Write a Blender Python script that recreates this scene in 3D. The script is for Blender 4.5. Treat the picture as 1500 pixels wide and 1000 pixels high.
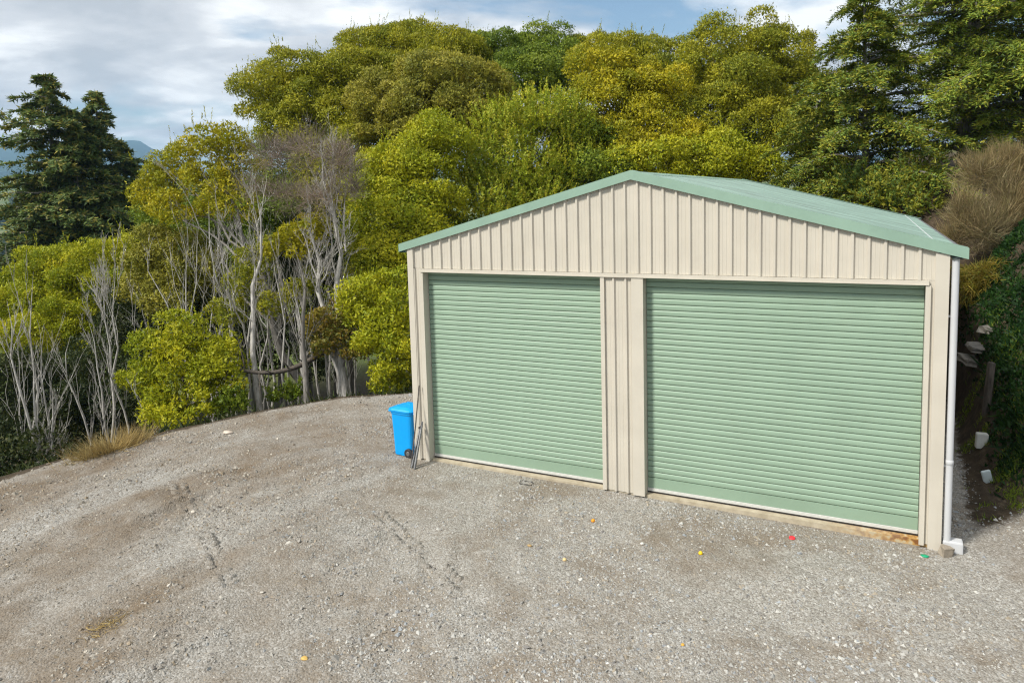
import bpy, bmesh, math, random
import numpy as np
from mathutils import Vector, Matrix

for o in list(bpy.data.objects):
    bpy.data.objects.remove(o, do_unlink=True)
scene = bpy.context.scene
COL = scene.collection
rad = math.radians

# ------------------------------------------------------------------ camera
cam_d = bpy.data.cameras.new('camera')
cam = bpy.data.objects.new('camera', cam_d)
COL.objects.link(cam)
scene.camera = cam
CAM = Vector((7.1775, -10.213, 4.4818))
YAW, PITCH, ROLL = -0.46907, 0.095505, -0.026748
fwd = Vector((math.sin(YAW) * math.cos(PITCH), math.cos(YAW) * math.cos(PITCH), -math.sin(PITCH)))
rt = Vector((math.cos(YAW), -math.sin(YAW), 0))
up = rt.cross(fwd)
rx = rt * math.cos(ROLL) + up * math.sin(ROLL)
ux = up * math.cos(ROLL) - rt * math.sin(ROLL)
m = Matrix.Identity(4)
for i in range(3):
    m[i][0], m[i][1], m[i][2], m[i][3] = rx[i], ux[i], -fwd[i], CAM[i]
cam.matrix_world = m
cam_d.sensor_width = 36.0
cam_d.lens = 36.0 * 1050 / 1500
cam_d.shift_y = -(500 - 392.3) / 1500
cam_d.clip_start = 0.1
cam_d.clip_end = 30000

# ------------------------------------------------------------------ sky and sun
SUN_EL, SUN_AZ = 46.0, 212.0         # compass azimuth the light comes from (0 = +Y, 90 = +X)
world = bpy.data.worlds.new('World')
scene.world = world
world.use_nodes = True
nt = world.node_tree
nt.nodes.clear()
N, L = nt.nodes.new, nt.links.new
out = N('ShaderNodeOutputWorld')
sky = N('ShaderNodeTexSky')
sky.sky_type = 'NISHITA'
sky.sun_disc = False
sky.sun_elevation = rad(SUN_EL)
sky.sun_rotation = rad(SUN_AZ)
sky.air_density = 1.3
sky.dust_density = 0.3
sky.ozone_density = 3.0
bg_sky = N('ShaderNodeBackground'); bg_sky.inputs['Strength'].default_value = 0.075
L(sky.outputs['Color'], bg_sky.inputs['Color'])
tc = N('ShaderNodeTexCoord')
sep = N('ShaderNodeSeparateXYZ'); L(tc.outputs['Generated'], sep.inputs[0])
zc = N('ShaderNodeMath'); zc.operation = 'MAXIMUM'; zc.inputs[1].default_value = 0.0; L(sep.outputs['Z'], zc.inputs[0])
za = N('ShaderNodeMath'); za.operation = 'ADD'; za.inputs[1].default_value = 0.13; L(zc.outputs[0], za.inputs[0])
dx = N('ShaderNodeMath'); dx.operation = 'DIVIDE'; L(sep.outputs['X'], dx.inputs[0]); L(za.outputs[0], dx.inputs[1])
dy = N('ShaderNodeMath'); dy.operation = 'DIVIDE'; L(sep.outputs['Y'], dy.inputs[0]); L(za.outputs[0], dy.inputs[1])
cxy = N('ShaderNodeCombineXYZ'); L(dx.outputs[0], cxy.inputs[0]); L(dy.outputs[0], cxy.inputs[1])
def wnoise(scale, detail, rough, off, dist=0.0):
    mp = N('ShaderNodeMapping'); mp.inputs['Location'].default_value = off
    L(cxy.outputs[0], mp.inputs['Vector'])
    n = N('ShaderNodeTexNoise'); n.inputs['Scale'].default_value = scale
    n.inputs['Detail'].default_value = detail; n.inputs['Roughness'].default_value = rough
    n.inputs['Distortion'].default_value = dist
    L(mp.outputs[0], n.inputs['Vector'])
    return n
cover = wnoise(0.75, 7, 0.52, (0.58, 9.31, 4.72), 0.3)
shade = wnoise(1.45, 9, 0.52, (12.98, 18.02, 0.57), 0.25)
ramp = N('ShaderNodeValToRGB')
ramp.color_ramp.elements[0].position = 0.365; ramp.color_ramp.elements[0].color = (0, 0, 0, 1)
ramp.color_ramp.elements[1].position = 0.455; ramp.color_ramp.elements[1].color = (1, 1, 1, 1)
L(cover.outputs['Fac'], ramp.inputs[0])
cr = N('ShaderNodeValToRGB')
cr.color_ramp.elements[0].position = 0.40; cr.color_ramp.elements[0].color = (0.345, 0.355, 0.37, 1)
cr.color_ramp.elements[1].position = 0.60; cr.color_ramp.elements[1].color = (0.70, 0.695, 0.68, 1)
e = cr.color_ramp.elements.new(0.5); e.color = (0.47, 0.472, 0.478, 1)
L(shade.outputs['Fac'], cr.inputs[0])
bg_cl = N('ShaderNodeBackground'); bg_cl.inputs['Strength'].default_value = 1.10
L(cr.outputs['Color'], bg_cl.inputs['Color'])
mx = N('ShaderNodeMixShader')
L(ramp.outputs['Color'], mx.inputs[0]); L(bg_sky.outputs[0], mx.inputs[1]); L(bg_cl.outputs[0], mx.inputs[2])
L(mx.outputs[0], out.inputs['Surface'])

sun_d = bpy.data.lights.new('sun', 'SUN')
sun_d.energy = 3.2
sun_d.angle = rad(10)
sun_d.color = (1.0, 0.955, 0.87)
sun = bpy.data.objects.new('sun', sun_d)
COL.objects.link(sun)
a = rad(SUN_AZ); el = rad(SUN_EL)
sdir = Vector((math.sin(a) * math.cos(el), math.cos(a) * math.cos(el), math.sin(el)))
sun.rotation_euler = sdir.to_track_quat('Z', 'Y').to_euler()
sun.location = (0, -20, 30)

vs = scene.view_settings
vs.view_transform = 'Standard'; vs.look = 'None'; vs.gamma = 1.0; vs.exposure = 0.74
vs.use_curve_mapping = False
scene.cycles.use_denoising = True
scene.cycles.denoising_prefilter = 'NONE'
scene.cycles.filter_width = 1.2
scene.cycles.max_bounces = 4
scene.cycles.transparent_max_bounces = 4
scene.cycles.volume_bounces = 0

# ------------------------------------------------------------------ helpers
def tag(o, label=None, cat=None, group=None, kind=None):
    if label: o['label'] = label
    if cat: o['category'] = cat
    if group: o['group'] = group
    if kind: o['kind'] = kind
    return o

def empty(name, loc=(0, 0, 0), rz=0.0):
    o = bpy.data.objects.new(name, None)
    o.location = loc; o.rotation_euler = (0, 0, rz); o.empty_display_size = 0.2
    COL.objects.link(o)
    return o

def link(name, me, mat=None, parent=None, loc=None, rot=None):
    o = bpy.data.objects.new(name, me)
    if mat is not None and not me.materials: me.materials.append(mat)
    COL.objects.link(o)
    if parent is not None: o.parent = parent
    if loc is not None: o.location = loc
    if rot is not None: o.rotation_euler = rot
    return o

class MB:
    """collects numpy vertex / triangle / quad arrays"""
    def __init__(s):
        s.v, s.f, s.c, s.n = [], [], [], 0
    def add(s, v, f, c=None):
        v = np.asarray(v, dtype=np.float32).reshape(-1, 3)
        f = np.asarray(f, dtype=np.int32)
        s.v.append(v); s.f.append(f + s.n); s.n += len(v)
        if c is None: c = (0.5, 0.5, 0.5)
        c = np.asarray(c, dtype=np.float32)
        if c.ndim == 1: c = np.tile(c, (len(v), 1))
        s.c.append(c)
    def box(s, x0, x1, y0, y1, z0, z1, c=None):
        v = [(x0,y0,z0),(x1,y0,z0),(x1,y1,z0),(x0,y1,z0),(x0,y0,z1),(x1,y0,z1),(x1,y1,z1),(x0,y1,z1)]
        s.add(v, [(0,3,2,1),(4,5,6,7),(0,1,5,4),(1,2,6,5),(2,3,7,6),(3,0,4,7)], c)
    def tube(s, pts, radii, n=6, c=None, cap=True):
        pts = np.asarray(pts, dtype=np.float64); k = len(pts)
        t = np.gradient(pts, axis=0); t /= (np.linalg.norm(t, axis=1, keepdims=True) + 1e-9)
        ref = np.array([0.0, 0.0, 1.0]) if abs(t[0][2]) < 0.9 else np.array([1.0, 0.0, 0.0])
        a = np.cross(t, ref); a /= (np.linalg.norm(a, axis=1, keepdims=True) + 1e-9)
        b = np.cross(t, a)
        ang = np.linspace(0, 2 * np.pi, n, endpoint=False)
        r = np.asarray(radii, dtype=np.float64).reshape(k, 1, 1)
        V = pts[:, None, :] + r * (np.cos(ang)[None, :, None] * a[:, None, :] + np.sin(ang)[None, :, None] * b[:, None, :])
        V = V.reshape(-1, 3)
        i = np.arange(k - 1)[:, None] * n; j = np.arange(n)[None, :]; j2 = (j + 1) % n
        F = np.stack([i + j, i + j2, i + n + j2, i + n + j], axis=-1).reshape(-1, 4)
        s.add(V, F, c)
        if cap and n >= 5:
            V2 = np.vstack([V[-n:], pts[-1:]])
            s.add(V2, [(q, (q + 1) % n, n) for q in range(n)], c)
            V2 = np.vstack([V[:n], pts[:1]])
            s.add(V2, [((q + 1) % n, q, n) for q in range(n)], c)
    def mesh(s, name, smooth=False):
        V = np.concatenate(s.v); me = bpy.data.meshes.new(name)
        me.vertices.add(len(V)); me.vertices.foreach_set('co', V.ravel())
        sizes = [np.full(len(f), f.shape[1], dtype=np.int32) for f in s.f]
        loops = np.concatenate([f.ravel() for f in s.f]); sizes = np.concatenate(sizes)
        me.loops.add(len(loops)); me.loops.foreach_set('vertex_index', loops)
        me.polygons.add(len(sizes))
        st = np.zeros(len(sizes), dtype=np.int32); st[1:] = np.cumsum(sizes)[:-1]
        me.polygons.foreach_set('loop_start', st)
        me.polygons.foreach_set('use_smooth', np.full(len(sizes), bool(smooth)))
        C = np.concatenate(s.c); C4 = np.ones((len(V), 4), dtype=np.float32); C4[:, :3] = C
        at = me.attributes.new('tint', 'FLOAT_COLOR', 'POINT'); at.data.foreach_set('color', C4.ravel())
        me.update(calc_edges=True); me.validate()
        return me
    def obj(s, name, mat, parent=None, smooth=False, loc=None, rot=None):
        return link(name, s.mesh(name, smooth), mat, parent, loc, rot)

def bevel_mesh(me, w, seg=2):
    bm = bmesh.new(); bm.from_mesh(me)
    bmesh.ops.remove_doubles(bm, verts=bm.verts, dist=1e-5)
    bmesh.ops.bevel(bm, geom=list(bm.edges), offset=w, segments=seg, affect='EDGES', profile=0.6)
    bm.to_mesh(me); bm.free(); me.update()
    return me

# value noise on arrays, for terrain and foliage
def vnoise(x, y, seed=0):
    x = np.asarray(x, dtype=np.float64); y = np.asarray(y, dtype=np.float64)
    xi = np.floor(x).astype(np.int64); yi = np.floor(y).astype(np.int64)
    fx = x - xi; fy = y - yi
    fx = fx * fx * fx * (fx * (fx * 6 - 15) + 10); fy = fy * fy * fy * (fy * (fy * 6 - 15) + 10)
    def h(a, b):
        n = (a * 374761393 + b * 668265263 + seed * 974711) & 0x7fffffff
        n = ((n ^ (n >> 13)) * 1274126177) & 0x7fffffff
        return ((n ^ (n >> 16)) & 0xffff) / 65535.0
    return (h(xi, yi) * (1 - fx) + h(xi + 1, yi) * fx) * (1 - fy) + (h(xi, yi + 1) * (1 - fx) + h(xi + 1, yi + 1) * fx) * fy
def fbm(x, y, seed=0, oct=4):
    t = 0; amp = 0.5
    for k in range(oct):
        t = t + amp * (vnoise(x, y, seed + k * 17) - 0.5); x = x * 2.03 + 11.3; y = y * 2.03 + 5.7; amp *= 0.5
    return t

# ------------------------------------------------------------------ materials
def mat_new(name):
    mt = bpy.data.materials.new(name); mt.use_nodes = True
    t = mt.node_tree; t.nodes.clear()
    o = t.nodes.new('ShaderNodeOutputMaterial'); p = t.nodes.new('ShaderNodeBsdfPrincipled')
    t.links.new(p.outputs[0], o.inputs['Surface'])
    return mt, t, p, o
def nd(t, typ, **kw):
    n = t.nodes.new(typ)
    for k, v in kw.items():
        if k in n.inputs.keys(): n.inputs[k].default_value = v
        else: setattr(n, k, v)
    return n
def ramp_node(t, src, stops):
    r = t.nodes.new('ShaderNodeValToRGB')
    while len(r.color_ramp.elements) > 1: r.color_ramp.elements.remove(r.color_ramp.elements[-1])
    r.color_ramp.elements[0].position = stops[0][0]; r.color_ramp.elements[0].color = (*stops[0][1], 1)
    for p, c in stops[1:]:
        e = r.color_ramp.elements.new(p); e.color = (*c, 1)
    t.links.new(src, r.inputs[0])
    return r
def mixc(t, fac, a, b, blend='MIX'):
    n = t.nodes.new('ShaderNodeMix'); n.data_type = 'RGBA'; n.blend_type = blend
    for sock, v in ((n.inputs[0], fac), (n.inputs[6], a), (n.inputs[7], b)):
        if hasattr(v, 'is_linked') or hasattr(v, 'links'): t.links.new(v, sock)
        elif isinstance(v, (int, float)): sock.default_value = v
        else: sock.default_value = (*v, 1)
    return n.outputs[2]

def painted(name, col, rough=0.4, var=0.06, dirt=(0.30, 0.26, 0.20), dirt_amt=0.12, streak=True, spec=0.4, msc=None):
    mt, t, p, o = mat_new(name)
    g = nd(t, 'ShaderNodeNewGeometry')
    mp = nd(t, 'ShaderNodeMapping'); mp.inputs['Scale'].default_value = msc or ((7, 7, 0.7) if streak else (3, 3, 3))
    t.links.new(g.outputs['Position'], mp.inputs['Vector'])
    n1 = nd(t, 'ShaderNodeTexNoise', Scale=1.2, Detail=6.0, Roughness=0.6); t.links.new(mp.outputs[0], n1.inputs['Vector'])
    n2 = nd(t, 'ShaderNodeTexNoise', Scale=1.7, Detail=5.0, Roughness=0.6); t.links.new(g.outputs['Position'], n2.inputs['Vector'])
    lo = tuple(c * (1 - var) for c in col); hi = tuple(min(1, c * (1 + var)) for c in col)
    r1 = ramp_node(t, n2.outputs['Fac'], [(0.3, lo), (0.7, hi)])
    dm = ramp_node(t, n1.outputs['Fac'], [(0.48, (0, 0, 0)), (0.8, (dirt_amt,) * 3)])
    c = mixc(t, dm.outputs['Color'], r1.outputs['Color'], dirt)
    t.links.new(c, p.inputs['Base Color'])
    rr = ramp_node(t, n2.outputs['Fac'], [(0.3, (rough * 0.85,) * 3), (0.7, (min(1, rough * 1.25),) * 3)])
    t.links.new(rr.outputs['Color'], p.inputs['Roughness'])
    p.inputs['Specular IOR Level'].default_value = spec
    bn = nd(t, 'ShaderNodeTexNoise', Scale=2.5, Detail=3.0); t.links.new(mp.outputs[0], bn.inputs['Vector'])
    b = nd(t, 'ShaderNodeBump', Strength=0.12, Distance=0.01); t.links.new(bn.outputs['Fac'], b.inputs['Height'])
    t.links.new(b.outputs[0], p.inputs['Normal'])
    return mt

def simple(name, col, rough=0.6, var=0.2, scale=20.0, metallic=0.0, bump=0.2):
    mt, t, p, o = mat_new(name)
    tcn = nd(t, 'ShaderNodeTexCoord')
    n = nd(t, 'ShaderNodeTexNoise', Scale=scale, Detail=6.0, Roughness=0.6); t.links.new(tcn.outputs['Object'], n.inputs['Vector'])
    r = ramp_node(t, n.outputs['Fac'], [(0.3, tuple(c * (1 - var) for c in col)), (0.7, tuple(min(1, c * (1 + var)) for c in col))])
    t.links.new(r.outputs['Color'], p.inputs['Base Color'])
    p.inputs['Roughness'].default_value = rough; p.inputs['Metallic'].default_value = metallic
    b = nd(t, 'ShaderNodeBump', Strength=bump, Distance=0.01); t.links.new(n.outputs['Fac'], b.inputs['Height'])
    t.links.new(b.outputs[0], p.inputs['Normal'])
    return mt

def leaf_mat(name, transl=0.35, rough=0.55):
    mt, t, p, o = mat_new(name)
    at = nd(t, 'ShaderNodeAttribute', attribute_name='tint')
    g = nd(t, 'ShaderNodeNewGeometry')
    n = nd(t, 'ShaderNodeTexNoise', Scale=0.9, Detail=4.0); t.links.new(g.outputs['Position'], n.inputs['Vector'])
    r = ramp_node(t, n.outputs['Fac'], [(0.3, (0.80, 0.86, 0.9)), (0.7, (1.18, 1.12, 1.0))])
    c = mixc(t, 1.0, at.outputs['Color'], r.outputs['Color'], 'MULTIPLY')
    t.links.new(c, p.inputs['Base Color'])
    p.inputs['Roughness'].default_value = rough; p.inputs['Specular IOR Level'].default_value = 0.25
    tr = nd(t, 'ShaderNodeBsdfTranslucent'); t.links.new(c, tr.inputs['Color'])
    mxs = nd(t, 'ShaderNodeMixShader'); mxs.inputs[0].default_value = transl
    t.links.new(p.outputs[0], mxs.inputs[1]); t.links.new(tr.outputs[0], mxs.inputs[2])
    t.links.new(mxs.outputs[0], o.inputs['Surface'])
    return mt

def bark_mat(name, c1, c2, scale=6.0):
    mt, t, p, o = mat_new(name)
    g = nd(t, 'ShaderNodeNewGeometry')
    mp = nd(t, 'ShaderNodeMapping'); mp.inputs['Scale'].default_value = (3, 3, 0.6)
    t.links.new(g.outputs['Position'], mp.inputs['Vector'])
    n = nd(t, 'ShaderNodeTexNoise', Scale=scale, Detail=6.0, Roughness=0.65); t.links.new(mp.outputs[0], n.inputs['Vector'])
    r = ramp_node(t, n.outputs['Fac'], [(0.32, c1), (0.62, c2)])
    t.links.new(r.outputs['Color'], p.inputs['Base Color']); p.inputs['Roughness'].default_value = 0.85
    b = nd(t, 'ShaderNodeBump', Strength=0.5, Distance=0.02); t.links.new(n.outputs['Fac'], b.inputs['Height'])
    t.links.new(b.outputs[0], p.inputs['Normal'])
    return mt

M = {}
M['cream'] = painted('cream_steel', (0.545, 0.505, 0.43), 0.42, 0.05, (0.42, 0.36, 0.27), 0.20)
M['green'] = painted('green_steel', (0.250, 0.352, 0.260), 0.40, 0.05, (0.28, 0.34, 0.26), 0.15, False)
M['barge'] = painted('barge_green', (0.245, 0.365, 0.29), 0.40, 0.06, (0.16, 0.24, 0.20), 0.30, False)
M['roof'] = painted('roof_green', (0.205, 0.30, 0.258), 0.5, 0.16, (0.09, 0.10, 0.10), 0.9, False, 0.4, (0.35, 9, 0.35))
M['white'] = painted('white_plastic', (0.53, 0.54, 0.555), 0.35, 0.04, (0.4, 0.38, 0.34), 0.2)
M['guard'] = simple('dull_aluminium', (0.42, 0.46, 0.46), 0.45, 0.1)
M['rail'] = simple('pale_rail', (0.55,0.55,0.52), 0.4, 0.08)
M['seal'] = simple('black_rubber', (0.018, 0.016, 0.016), 0.7)
M['blue'] = simple('blue_plastic', (0.0, 0.33, 0.80), 0.38, 0.05, 8.0, 0.0, 0.05)
M['tyre'] = simple('wheel_rubber', (0.025, 0.026, 0.03), 0.6)
M['steel'] = simple('weathered_steel', (0.20, 0.20, 0.20), 0.5, 0.35, 30.0, 0.6)
M['rust'] = simple('dark_rod_steel', (0.10, 0.09, 0.085), 0.6, 0.4, 30.0, 0.5)
M['bark_pale'] = bark_mat('pale_bark', (0.19, 0.175, 0.155), (0.54, 0.515, 0.475))
M['bark_grey'] = bark_mat('grey_bark', (0.10, 0.09, 0.08), (0.26, 0.24, 0.215))
M['bark_dark'] = bark_mat('dark_bark', (0.035, 0.028, 0.022), (0.12, 0.10, 0.08))
M['twig'] = bark_mat('twig_bark', (0.14, 0.11, 0.095), (0.30, 0.255, 0.23))
M['leaf'] = leaf_mat('leaf', 0.33)
M['needle'] = leaf_mat('needle', 0.2, 0.6)
M['straw'] = leaf_mat('straw', 0.25, 0.7)

# ================================================================== terrain
PAD = np.array([(-8.5,-18),(-7.0,-8.5),(-6.25,-5.0),(-6.1,-3.7),(-6.1,-2.5),(-5.85,-1.3),(-5.4,-0.05),(-4.85,1.35),
    (-4.0,2.7),(-2.7,3.6),(-1.5,5.2),(-1.1,8),(-0.9,11),(4,11.6),(8.55,11.3),(8.65,6),(8.42,1.1),(8.52,0.75),(9.25,1.85),
    (10.4,2.9),(13,4.2),(22,5),(26,-18)], dtype=np.float64)
def pad_sd(x, y):
    x = np.asarray(x, float); y = np.asarray(y, float)
    d = np.full(x.shape, 1e9); ins = np.zeros(x.shape, bool)
    n = len(PAD)
    for i in range(n):
        ax, ay = PAD[i]; bx, by = PAD[(i + 1) % n]
        ex, ey = bx - ax, by - ay
        t = np.clip(((x - ax) * ex + (y - ay) * ey) / (ex * ex + ey * ey), 0, 1)
        d = np.minimum(d, np.hypot(x - ax - t * ex, y - ay - t * ey))
        c = ((ay > y) != (by > y)) & (x < (bx - ax) * (y - ay) / (by - ay + 1e-12) + ax)
        ins ^= c
    return np.where(ins, -d, d)
def sstep(a, b, x):
    t = np.clip((x - a) / (b - a), 0, 1); return t * t * (3 - 2 * t)
def softplus(s, k):
    return k * np.logaddexp(0, s / k)
# tyre tracks pressed into the loose gravel: (x0, y0, x1, y1)
TRACKS = [(0.3, -4.45, -3.1, -2.5), (2.9, -4.6, 0.2, -3.1)]
def height(x, y, fine=True):
    x = np.asarray(x, float); y = np.asarray(y, float)
    s = pad_sd(x, y)
    r = np.hypot(x, y)
    so = np.maximum(s, 0)
    fall = -0.52 * softplus(s - 0.25, 0.22)
    fall = -4.6 + softplus(fall + 4.6, 0.5)
    bank = 1.25 * softplus(s - 0.35, 0.12)
    bank = 2.5 - softplus(2.5 - bank, 0.25) + 0.10 * np.maximum(so - 2.2, 0)
    bank = bank + 0.38 * np.clip(y - 3.0, 0, 5.5) * sstep(0.0, 0.55, s) * sstep(40, 12, x)
    back = 0.02 * so
    wr = sstep(6.5, 8.6, x + 0.05 * np.maximum(y, 0))
    wl = sstep(2.0, -3.0, x - 0.25 * np.maximum(y - 6, 0))
    wb = np.clip(1 - wr - wl, 0, 1)
    z = wr * bank + wl * fall + wb * back
    # wider land: valley, paddocks, far slopes
    nz = fbm(x / 170.0, y / 170.0, 5, 4)
    zf = -4.6 - 38 * sstep(60, 330, r) + 108 * sstep(520, 1900, r) + nz * 40 * sstep(120, 700, r)
    zf = zf + 30 * sstep(1900, 4000, r)
    w = sstep(38, 90, r)
    z = z * (1 - w) + zf * w
    z = z + np.where(s > 0.3, fbm(x * 0.8, y * 0.8, 9, 4) * np.where(x > 8, 0.9, 0.35) * np.clip(so, 0, 1), 0)
    # the pad itself: a little lower to the right, wheel-worn
    z = z - 0.055 - 0.05 * sstep(3.0, 8.0, x) * (1 - w)
    if fine:
        g = np.clip(-s / 0.6, 0, 1)
        near = (np.abs(y - 0.1) < 0.35) & (x > -0.2) & (x < 8.2)
        u = fbm(x * 0.55 + 3, y * 0.55, 21, 3) * 0.10 + fbm(x * 1.9, y * 1.9, 31, 3) * 0.045 + fbm(x * 6, y * 6, 41, 3) * 0.034
        # soft ridges left by turning wheels
        lw = sstep(3.2, -1.5, x + 0.4 * y)
        rid = (fbm(s * 1.7, y * 0.28, 51, 3) * 0.19 + fbm(s * 5.2, y * 0.9, 53, 3) * 0.085) * (0.25 + 0.75 * lw)
        z = z + (u + rid) * g * np.clip((np.abs(y - 0.1) - 0.1) / 0.8, 0.12, 1) + np.where(near, 0, 0)
        for (x0, y0, x1, y1) in TRACKS:
            ex, ey = x1 - x0, y1 - y0; ln = math.hypot(ex, ey); ex /= ln; ey /= ln
            a = (x - x0) * ex + (y - y0) * ey; b = -(x - x0) * ey + (y - y0) * ex
            mk = sstep(0.16, 0.11, np.abs(b)) * sstep(-0.1, 0.1, a) * sstep(ln + 0.1, ln - 0.1, a)
            mk = mk * sstep(-0.12, 0.1, fbm(x * 1.4, y * 1.4, 61, 3))
            z = z + mk * (-0.016 + 0.026 * (np.sin((a + 0.5 * np.abs(b)) * 2 * np.pi / 0.13) > 0.1))
    return z
def hz(x, y): return float(height(np.array([x]), np.array([y]), True)[0])

def ground_material():
    mt, t, p, o = mat_new('gravel_and_soil')
    g = nd(t, 'ShaderNodeNewGeometry'); P = g.outputs['Position']
    at = nd(t, 'ShaderNodeAttribute', attribute_name='tint')
    sp = nd(t, 'ShaderNodeSeparateColor'); t.links.new(at.outputs['Color'], sp.inputs[0])
    def noise(sc, det=5.0, ro=0.6, dis=0.0):
        n = nd(t, 'ShaderNodeTexNoise', Scale=sc, Detail=det, Roughness=ro, Distortion=dis); t.links.new(P, n.inputs['Vector']); return n
    vor = nd(t, 'ShaderNodeTexVoronoi', Scale=46.0); t.links.new(P, vor.inputs['Vector'])
    vor2 = nd(t, 'ShaderNodeTexVoronoi', Scale=95.0); t.links.new(P, vor2.inputs['Vector'])
    sv = nd(t, 'ShaderNodeSeparateColor'); t.links.new(vor.outputs['Color'], sv.inputs[0])
    sv2 = nd(t, 'ShaderNodeSeparateColor'); t.links.new(vor2.outputs['Color'], sv2.inputs[0])
    c1 = ramp_node(t, sv.outputs[0], [(0.0, (0.138, 0.126, 0.109)), (0.35, (0.266, 0.246, 0.212)), (0.7, (0.347, 0.334, 0.302)), (1.0, (0.514, 0.501, 0.473))])
    c2 = ramp_node(t, sv2.outputs[1], [(0.0, (0.146, 0.130, 0.109)), (0.5, (0.284, 0.264, 0.228)), (1.0, (0.403, 0.390, 0.364))])
    stone = mixc(t, 0.45, c1.outputs['Color'], c2.outputs['Color'])
    # brown fines show through in patches
    n1 = noise(0.55, 6, 0.62, 0.4); n2 = noise(2.1, 6, 0.65); 
    ad = nd(t, 'ShaderNodeMath', operation='ADD'); t.links.new(n1.outputs['Fac'], ad.inputs[0])
    ml = nd(t, 'ShaderNodeMath', operation='MULTIPLY'); ml.inputs[1].default_value = 0.45; t.links.new(n2.outputs['Fac'], ml.inputs[0]); t.links.new(ml.outputs[0], ad.inputs[1])
    pm = ramp_node(t, ad.outputs[0], [(0.68, (0, 0, 0)), (0.90, (0.680, 0.676, 0.660))])
    n3 = noise(30.0, 4, 0.7)
    brown = ramp_node(t, n3.outputs['Fac'], [(0.3, (0.109, 0.081, 0.055)), (0.7, (0.245, 0.194, 0.137))])
    grav = mixc(t, pm.outputs['Color'], stone, brown.outputs['Color'])
    # the left shoulder is browner, loose dirt
    n2r = ramp_node(t, n2.outputs['Fac'], [(0.3, (0.373, 0.371, 0.362)), (0.6, (1, 1, 1))])
    bl = mixc(t, 1.0, sp.outputs[2], n2r.outputs['Color'], 'MULTIPLY')
    grav = mixc(t, bl, grav, brown.outputs['Color'])
    # soil and leaf litter
    n4 = noise(6.0, 8, 0.7); 
    soil = ramp_node(t, n4.outputs['Fac'], [(0.3, (0.022, 0.017, 0.011)), (0.55, (0.065, 0.048, 0.03)), (0.75, (0.13, 0.10, 0.065))])
    n5 = noise(0.06, 5, 0.6); n6 = noise(1.4, 6, 0.7)
    gr1 = ramp_node(t, n5.outputs['Fac'], [(0.32, (0.06, 0.10, 0.022)), (0.5, (0.115, 0.15, 0.035)), (0.68, (0.21, 0.20, 0.075))])
    gr2 = ramp_node(t, n6.outputs['Fac'], [(0.3, (0.75, 0.75, 0.75)), (0.7, (1.2, 1.2, 1.2))])
    grass = mixc(t, 1.0, gr1.outputs['Color'], gr2.outputs['Color'], 'MULTIPLY')
    base = mixc(t, sp.outputs[1], soil.outputs['Color'], grass)
    ew = noise(5.0, 5, 0.7)
    m1 = nd(t, 'ShaderNodeMath', operation='MULTIPLY_ADD'); m1.inputs[1].default_value = 0.9; m1.inputs[2].default_value = -0.45
    t.links.new(ew.outputs['Fac'], m1.inputs[0])
    m2 = nd(t, 'ShaderNodeMath', operation='ADD'); t.links.new(sp.outputs[0], m2.inputs[0]); t.links.new(m1.outputs[0], m2.inputs[1])
    mk = ramp_node(t, m2.outputs[0], [(0.40, (0, 0, 0)), (0.60, (1, 1, 1))])
    col = mixc(t, mk.outputs['Color'], base, grav)
    t.links.new(col, p.inputs['Base Color'])
    p.inputs['Roughness'].default_value = 0.92; p.inputs['Specular IOR Level'].default_value = 0.2
    b1 = nd(t, 'ShaderNodeBump', Strength=0.75, Distance=0.012, invert=True); t.links.new(vor.outputs['Distance'], b1.inputs['Height'])
    b2 = nd(t, 'ShaderNodeBump', Strength=0.45, Distance=0.03); t.links.new(n3.outputs['Fac'], b2.inputs['Height']); t.links.new(b1.outputs[0], b2.inputs['Normal'])
    t.links.new(b2.outputs[0], p.inputs['Normal'])
    return mt
M['ground'] = ground_material()

def axis(lo, hi, step, far, g=1.16):
    a = list(np.arange(lo, hi + 1e-6, step))
    d = step; v = hi
    while v < far: d *= g; v += d; a.append(v)
    d = step; v = lo; b = []
    while v > -far: d *= g; v -= d; b.append(v)
    return np.array(b[::-1] + a)
gx = axis(-6.6, 10.0, 0.05, 7000); gy = axis(-7.2, 4.2, 0.05, 7000)
X, Y = np.meshgrid(gx, gy)
Z = height(X, Y)
S = pad_sd(X, Y)
gm = np.clip(0.5 - S / 0.5, 0, 1)
R_ = np.hypot(X, Y)
grassm = np.clip(sstep(14, 26, S) + 0.0, 0, 1)
lft = sstep(3.6, -2.5, X + 0.5 * Y + 0.8) * np.clip(0.42 + 2.6 * fbm(S * 1.5, Y * 0.26, 57, 4) + 0.9 * fbm(X * 1.2, Y * 1.2, 58, 4), 0, 1)
V = np.stack([X, Y, Z], -1).reshape(-1, 3)
ny, nx = X.shape
i = (np.arange(ny - 1)[:, None] * nx + np.arange(nx - 1)[None, :])
F = np.stack([i, i + 1, i + nx + 1, i + nx], -1).reshape(-1, 4)
mb = MB(); mb.add(V, F, np.stack([gm, grassm, lft], -1).reshape(-1, 3))
ground = mb.obj('ground', M['ground'], None, True)
tag(ground, 'grey gravel yard running to soil slope, paddocks and valley', None, None, 'structure')

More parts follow.
